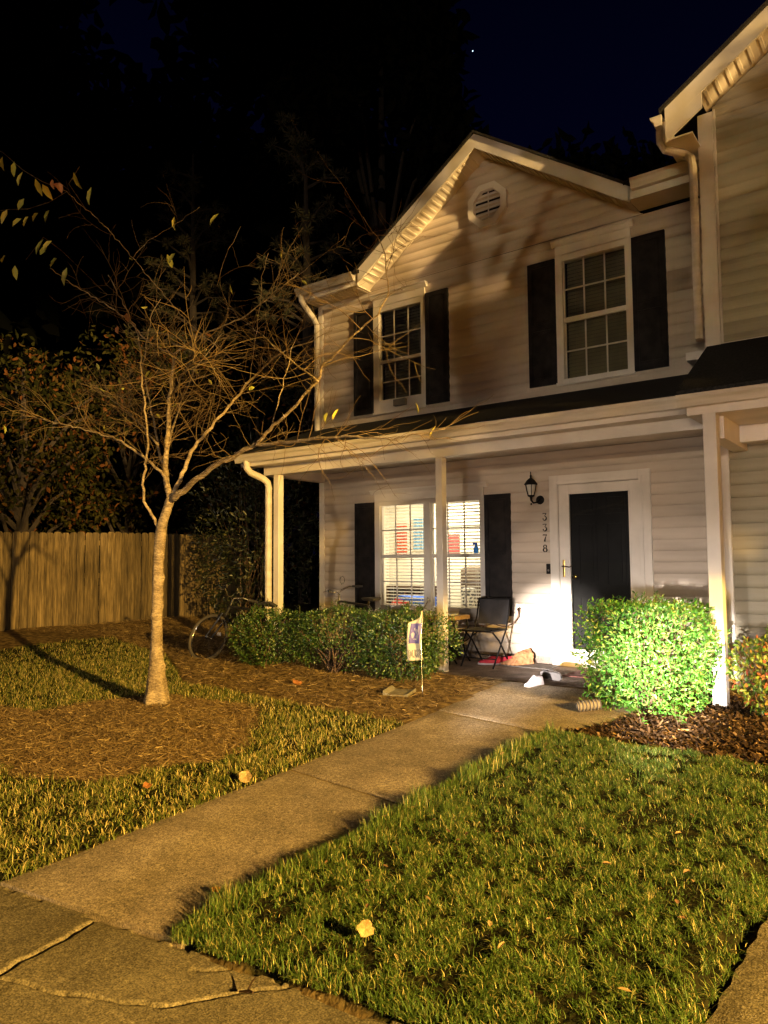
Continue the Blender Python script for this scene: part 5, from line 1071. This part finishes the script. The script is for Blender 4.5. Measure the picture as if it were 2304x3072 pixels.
flag_letter([[(0, 0), (0, 1), (.6, 1), (1, .7), (1, .3), (.6, 0), (0, 0)]], .13, .28)
flag_letter([[(0, 1), (0, .2), (.3, 0), (.7, 0), (1, .2), (1, 1)]], .36, .50)
flag_letter([[(0, 0), (0, 1)], [(1, 1), (.05, .5), (1, 0)]], .58, .70)
flag_letter([[(1, 1), (0, 1), (0, 0), (1, 0)], [(0, .5), (.8, .5)]], .79, .91)
# splash block and drain pipe
mb = MB(); mb.prism([(-4.27, 5.66, .235), (-4.02, 5.72, .235), (-4.02, 5.72, .275), (-4.07, 5.707, .258), (-4.22, 5.673, .258), (-4.27, 5.66, .29)], (-.05, .22, .02))
tag(mb.build('splash_block', mt['splash'], bevel=.006), 'grey concrete splash block on the pine straw at the flag foot', 'splash block')
mb = MB(); a = Vector((-2.43, 5.90, .305)); b = Vector((-2.28, 6.02, .325)); N = 26
mb.tube([a.lerp(b, i/N) for i in range(N+1)], [.040+.007*(1 if (i//2) % 2 else -1) for i in range(N+1)], 14, cap=False)
tag(mb.build('drain_pipe', mt['pipe'], smooth=False), 'ribbed plastic drain pipe poking out beneath the bright hedge', 'pipe')
# fallen leaves and a twig
def fallen(label, x, y, z, r, rz, tilt, lobes=False, group='large fallen leaves', dark=False, name='fallen_leaf'):
    mb = MB(); n = 22; P = []
    for k in range(n):
        a = 6.283*k/n; rr2 = r*(1+.07*math.sin(5*a+rz)+.05*math.sin(9*a)-(0.28 if lobes and k in (0, 1, 21) else 0)); P.append(Vector((rr2*math.cos(a), rr2*math.sin(a)*.86, .10*r*math.sin(3*a)+.25*r*(abs(math.cos(a))**2))))
    q = [Vector((0, 0, 0))]+P; mb.add(q, [(0, 1+k, 1+(k+1) % n) for k in range(n)])
    o = mb.build(name, mt['rleaf'] if dark else mt['deadleaf']); o.location = (x, y, z); o.rotation_euler = (tilt[0], tilt[1], rz); s_ = o.modifiers.new('solid', 'SOLIDIFY'); s_.thickness = .001
    tag(o, label, 'leaf', group); return o
fallen('pale round leaf standing against the edge of the garden path', -3.635, 3.34, gz(-3.7, 3.34)+.04, .045, .4, (math.radians(62), math.radians(8)))
fallen('round yellow leaf lying on the lawn grass near the pavement', -1.80, 2.27, gz(-1.8, 2.27)+.062, .036, 1.2, (math.radians(38), math.radians(-12)), lobes=True)
fallen('small brown leaf on the patchy lawn beside the path', -4.06, 2.9, gz(-4.06, 2.9)+.045, .028, .4, (.4, .2), group=None, dark=True)
fallen('small rust leaf at the shadowed lawn corner of the path', -2.66, 2.27, .05, .018, .9, (.5, .1), group=None, dark=True)
fallen('curled tan leaf lying on the mulch before the boxwood', -5.35, 5.62, gz(-5.35, 5.62)+.03, .05, .9, (.5, .3), group=None, dark=True)
n = 150; lx = np.r_[rng.uniform(-2.4, -0.8, 60), rng.uniform(-8, -3.7, 90)]; ly = np.r_[rng.uniform(2.2, 5.1, 60), rng.uniform(2.2, 6.5, 90)]
la_ = rng.uniform(0, 6.28, n); tag(leaf_mesh('leaf_litter', np.stack([lx, ly, g(lx, ly)+rng.uniform(.012, .05, n)], 1), np.stack([np.cos(la_), np.sin(la_), rng.normal(0, .25, n)], 1), np.tile([[0, 0, 1.0]], (n, 1))+.5*rdirs(n), rng.uniform(.02, .05, n), rng.uniform(.01, .025, n), M('brown_leaf_bits', (.14, .07, .03), (.34, .22, .09), island=True, rough=.9)), 'small brown leaf bits scattered over lawn and straw', 'leaf litter', kind='stuff')
mb = MB(); mb.tube([(-2.05, 1.86, -.004), (-2.01, 1.87, .006), (-1.985, 1.865, .012)], [.004, .006, .003], 6); mb.tube([(-2.02, 1.868, .002), (-2.03, 1.90, .016), (-2.025, 1.915, .03)], [.004, .003, .002], 6)
tag(mb.build('twig_scrap', mt['bronze']), 'small dark twig scrap on the cracked pavement', 'twig')
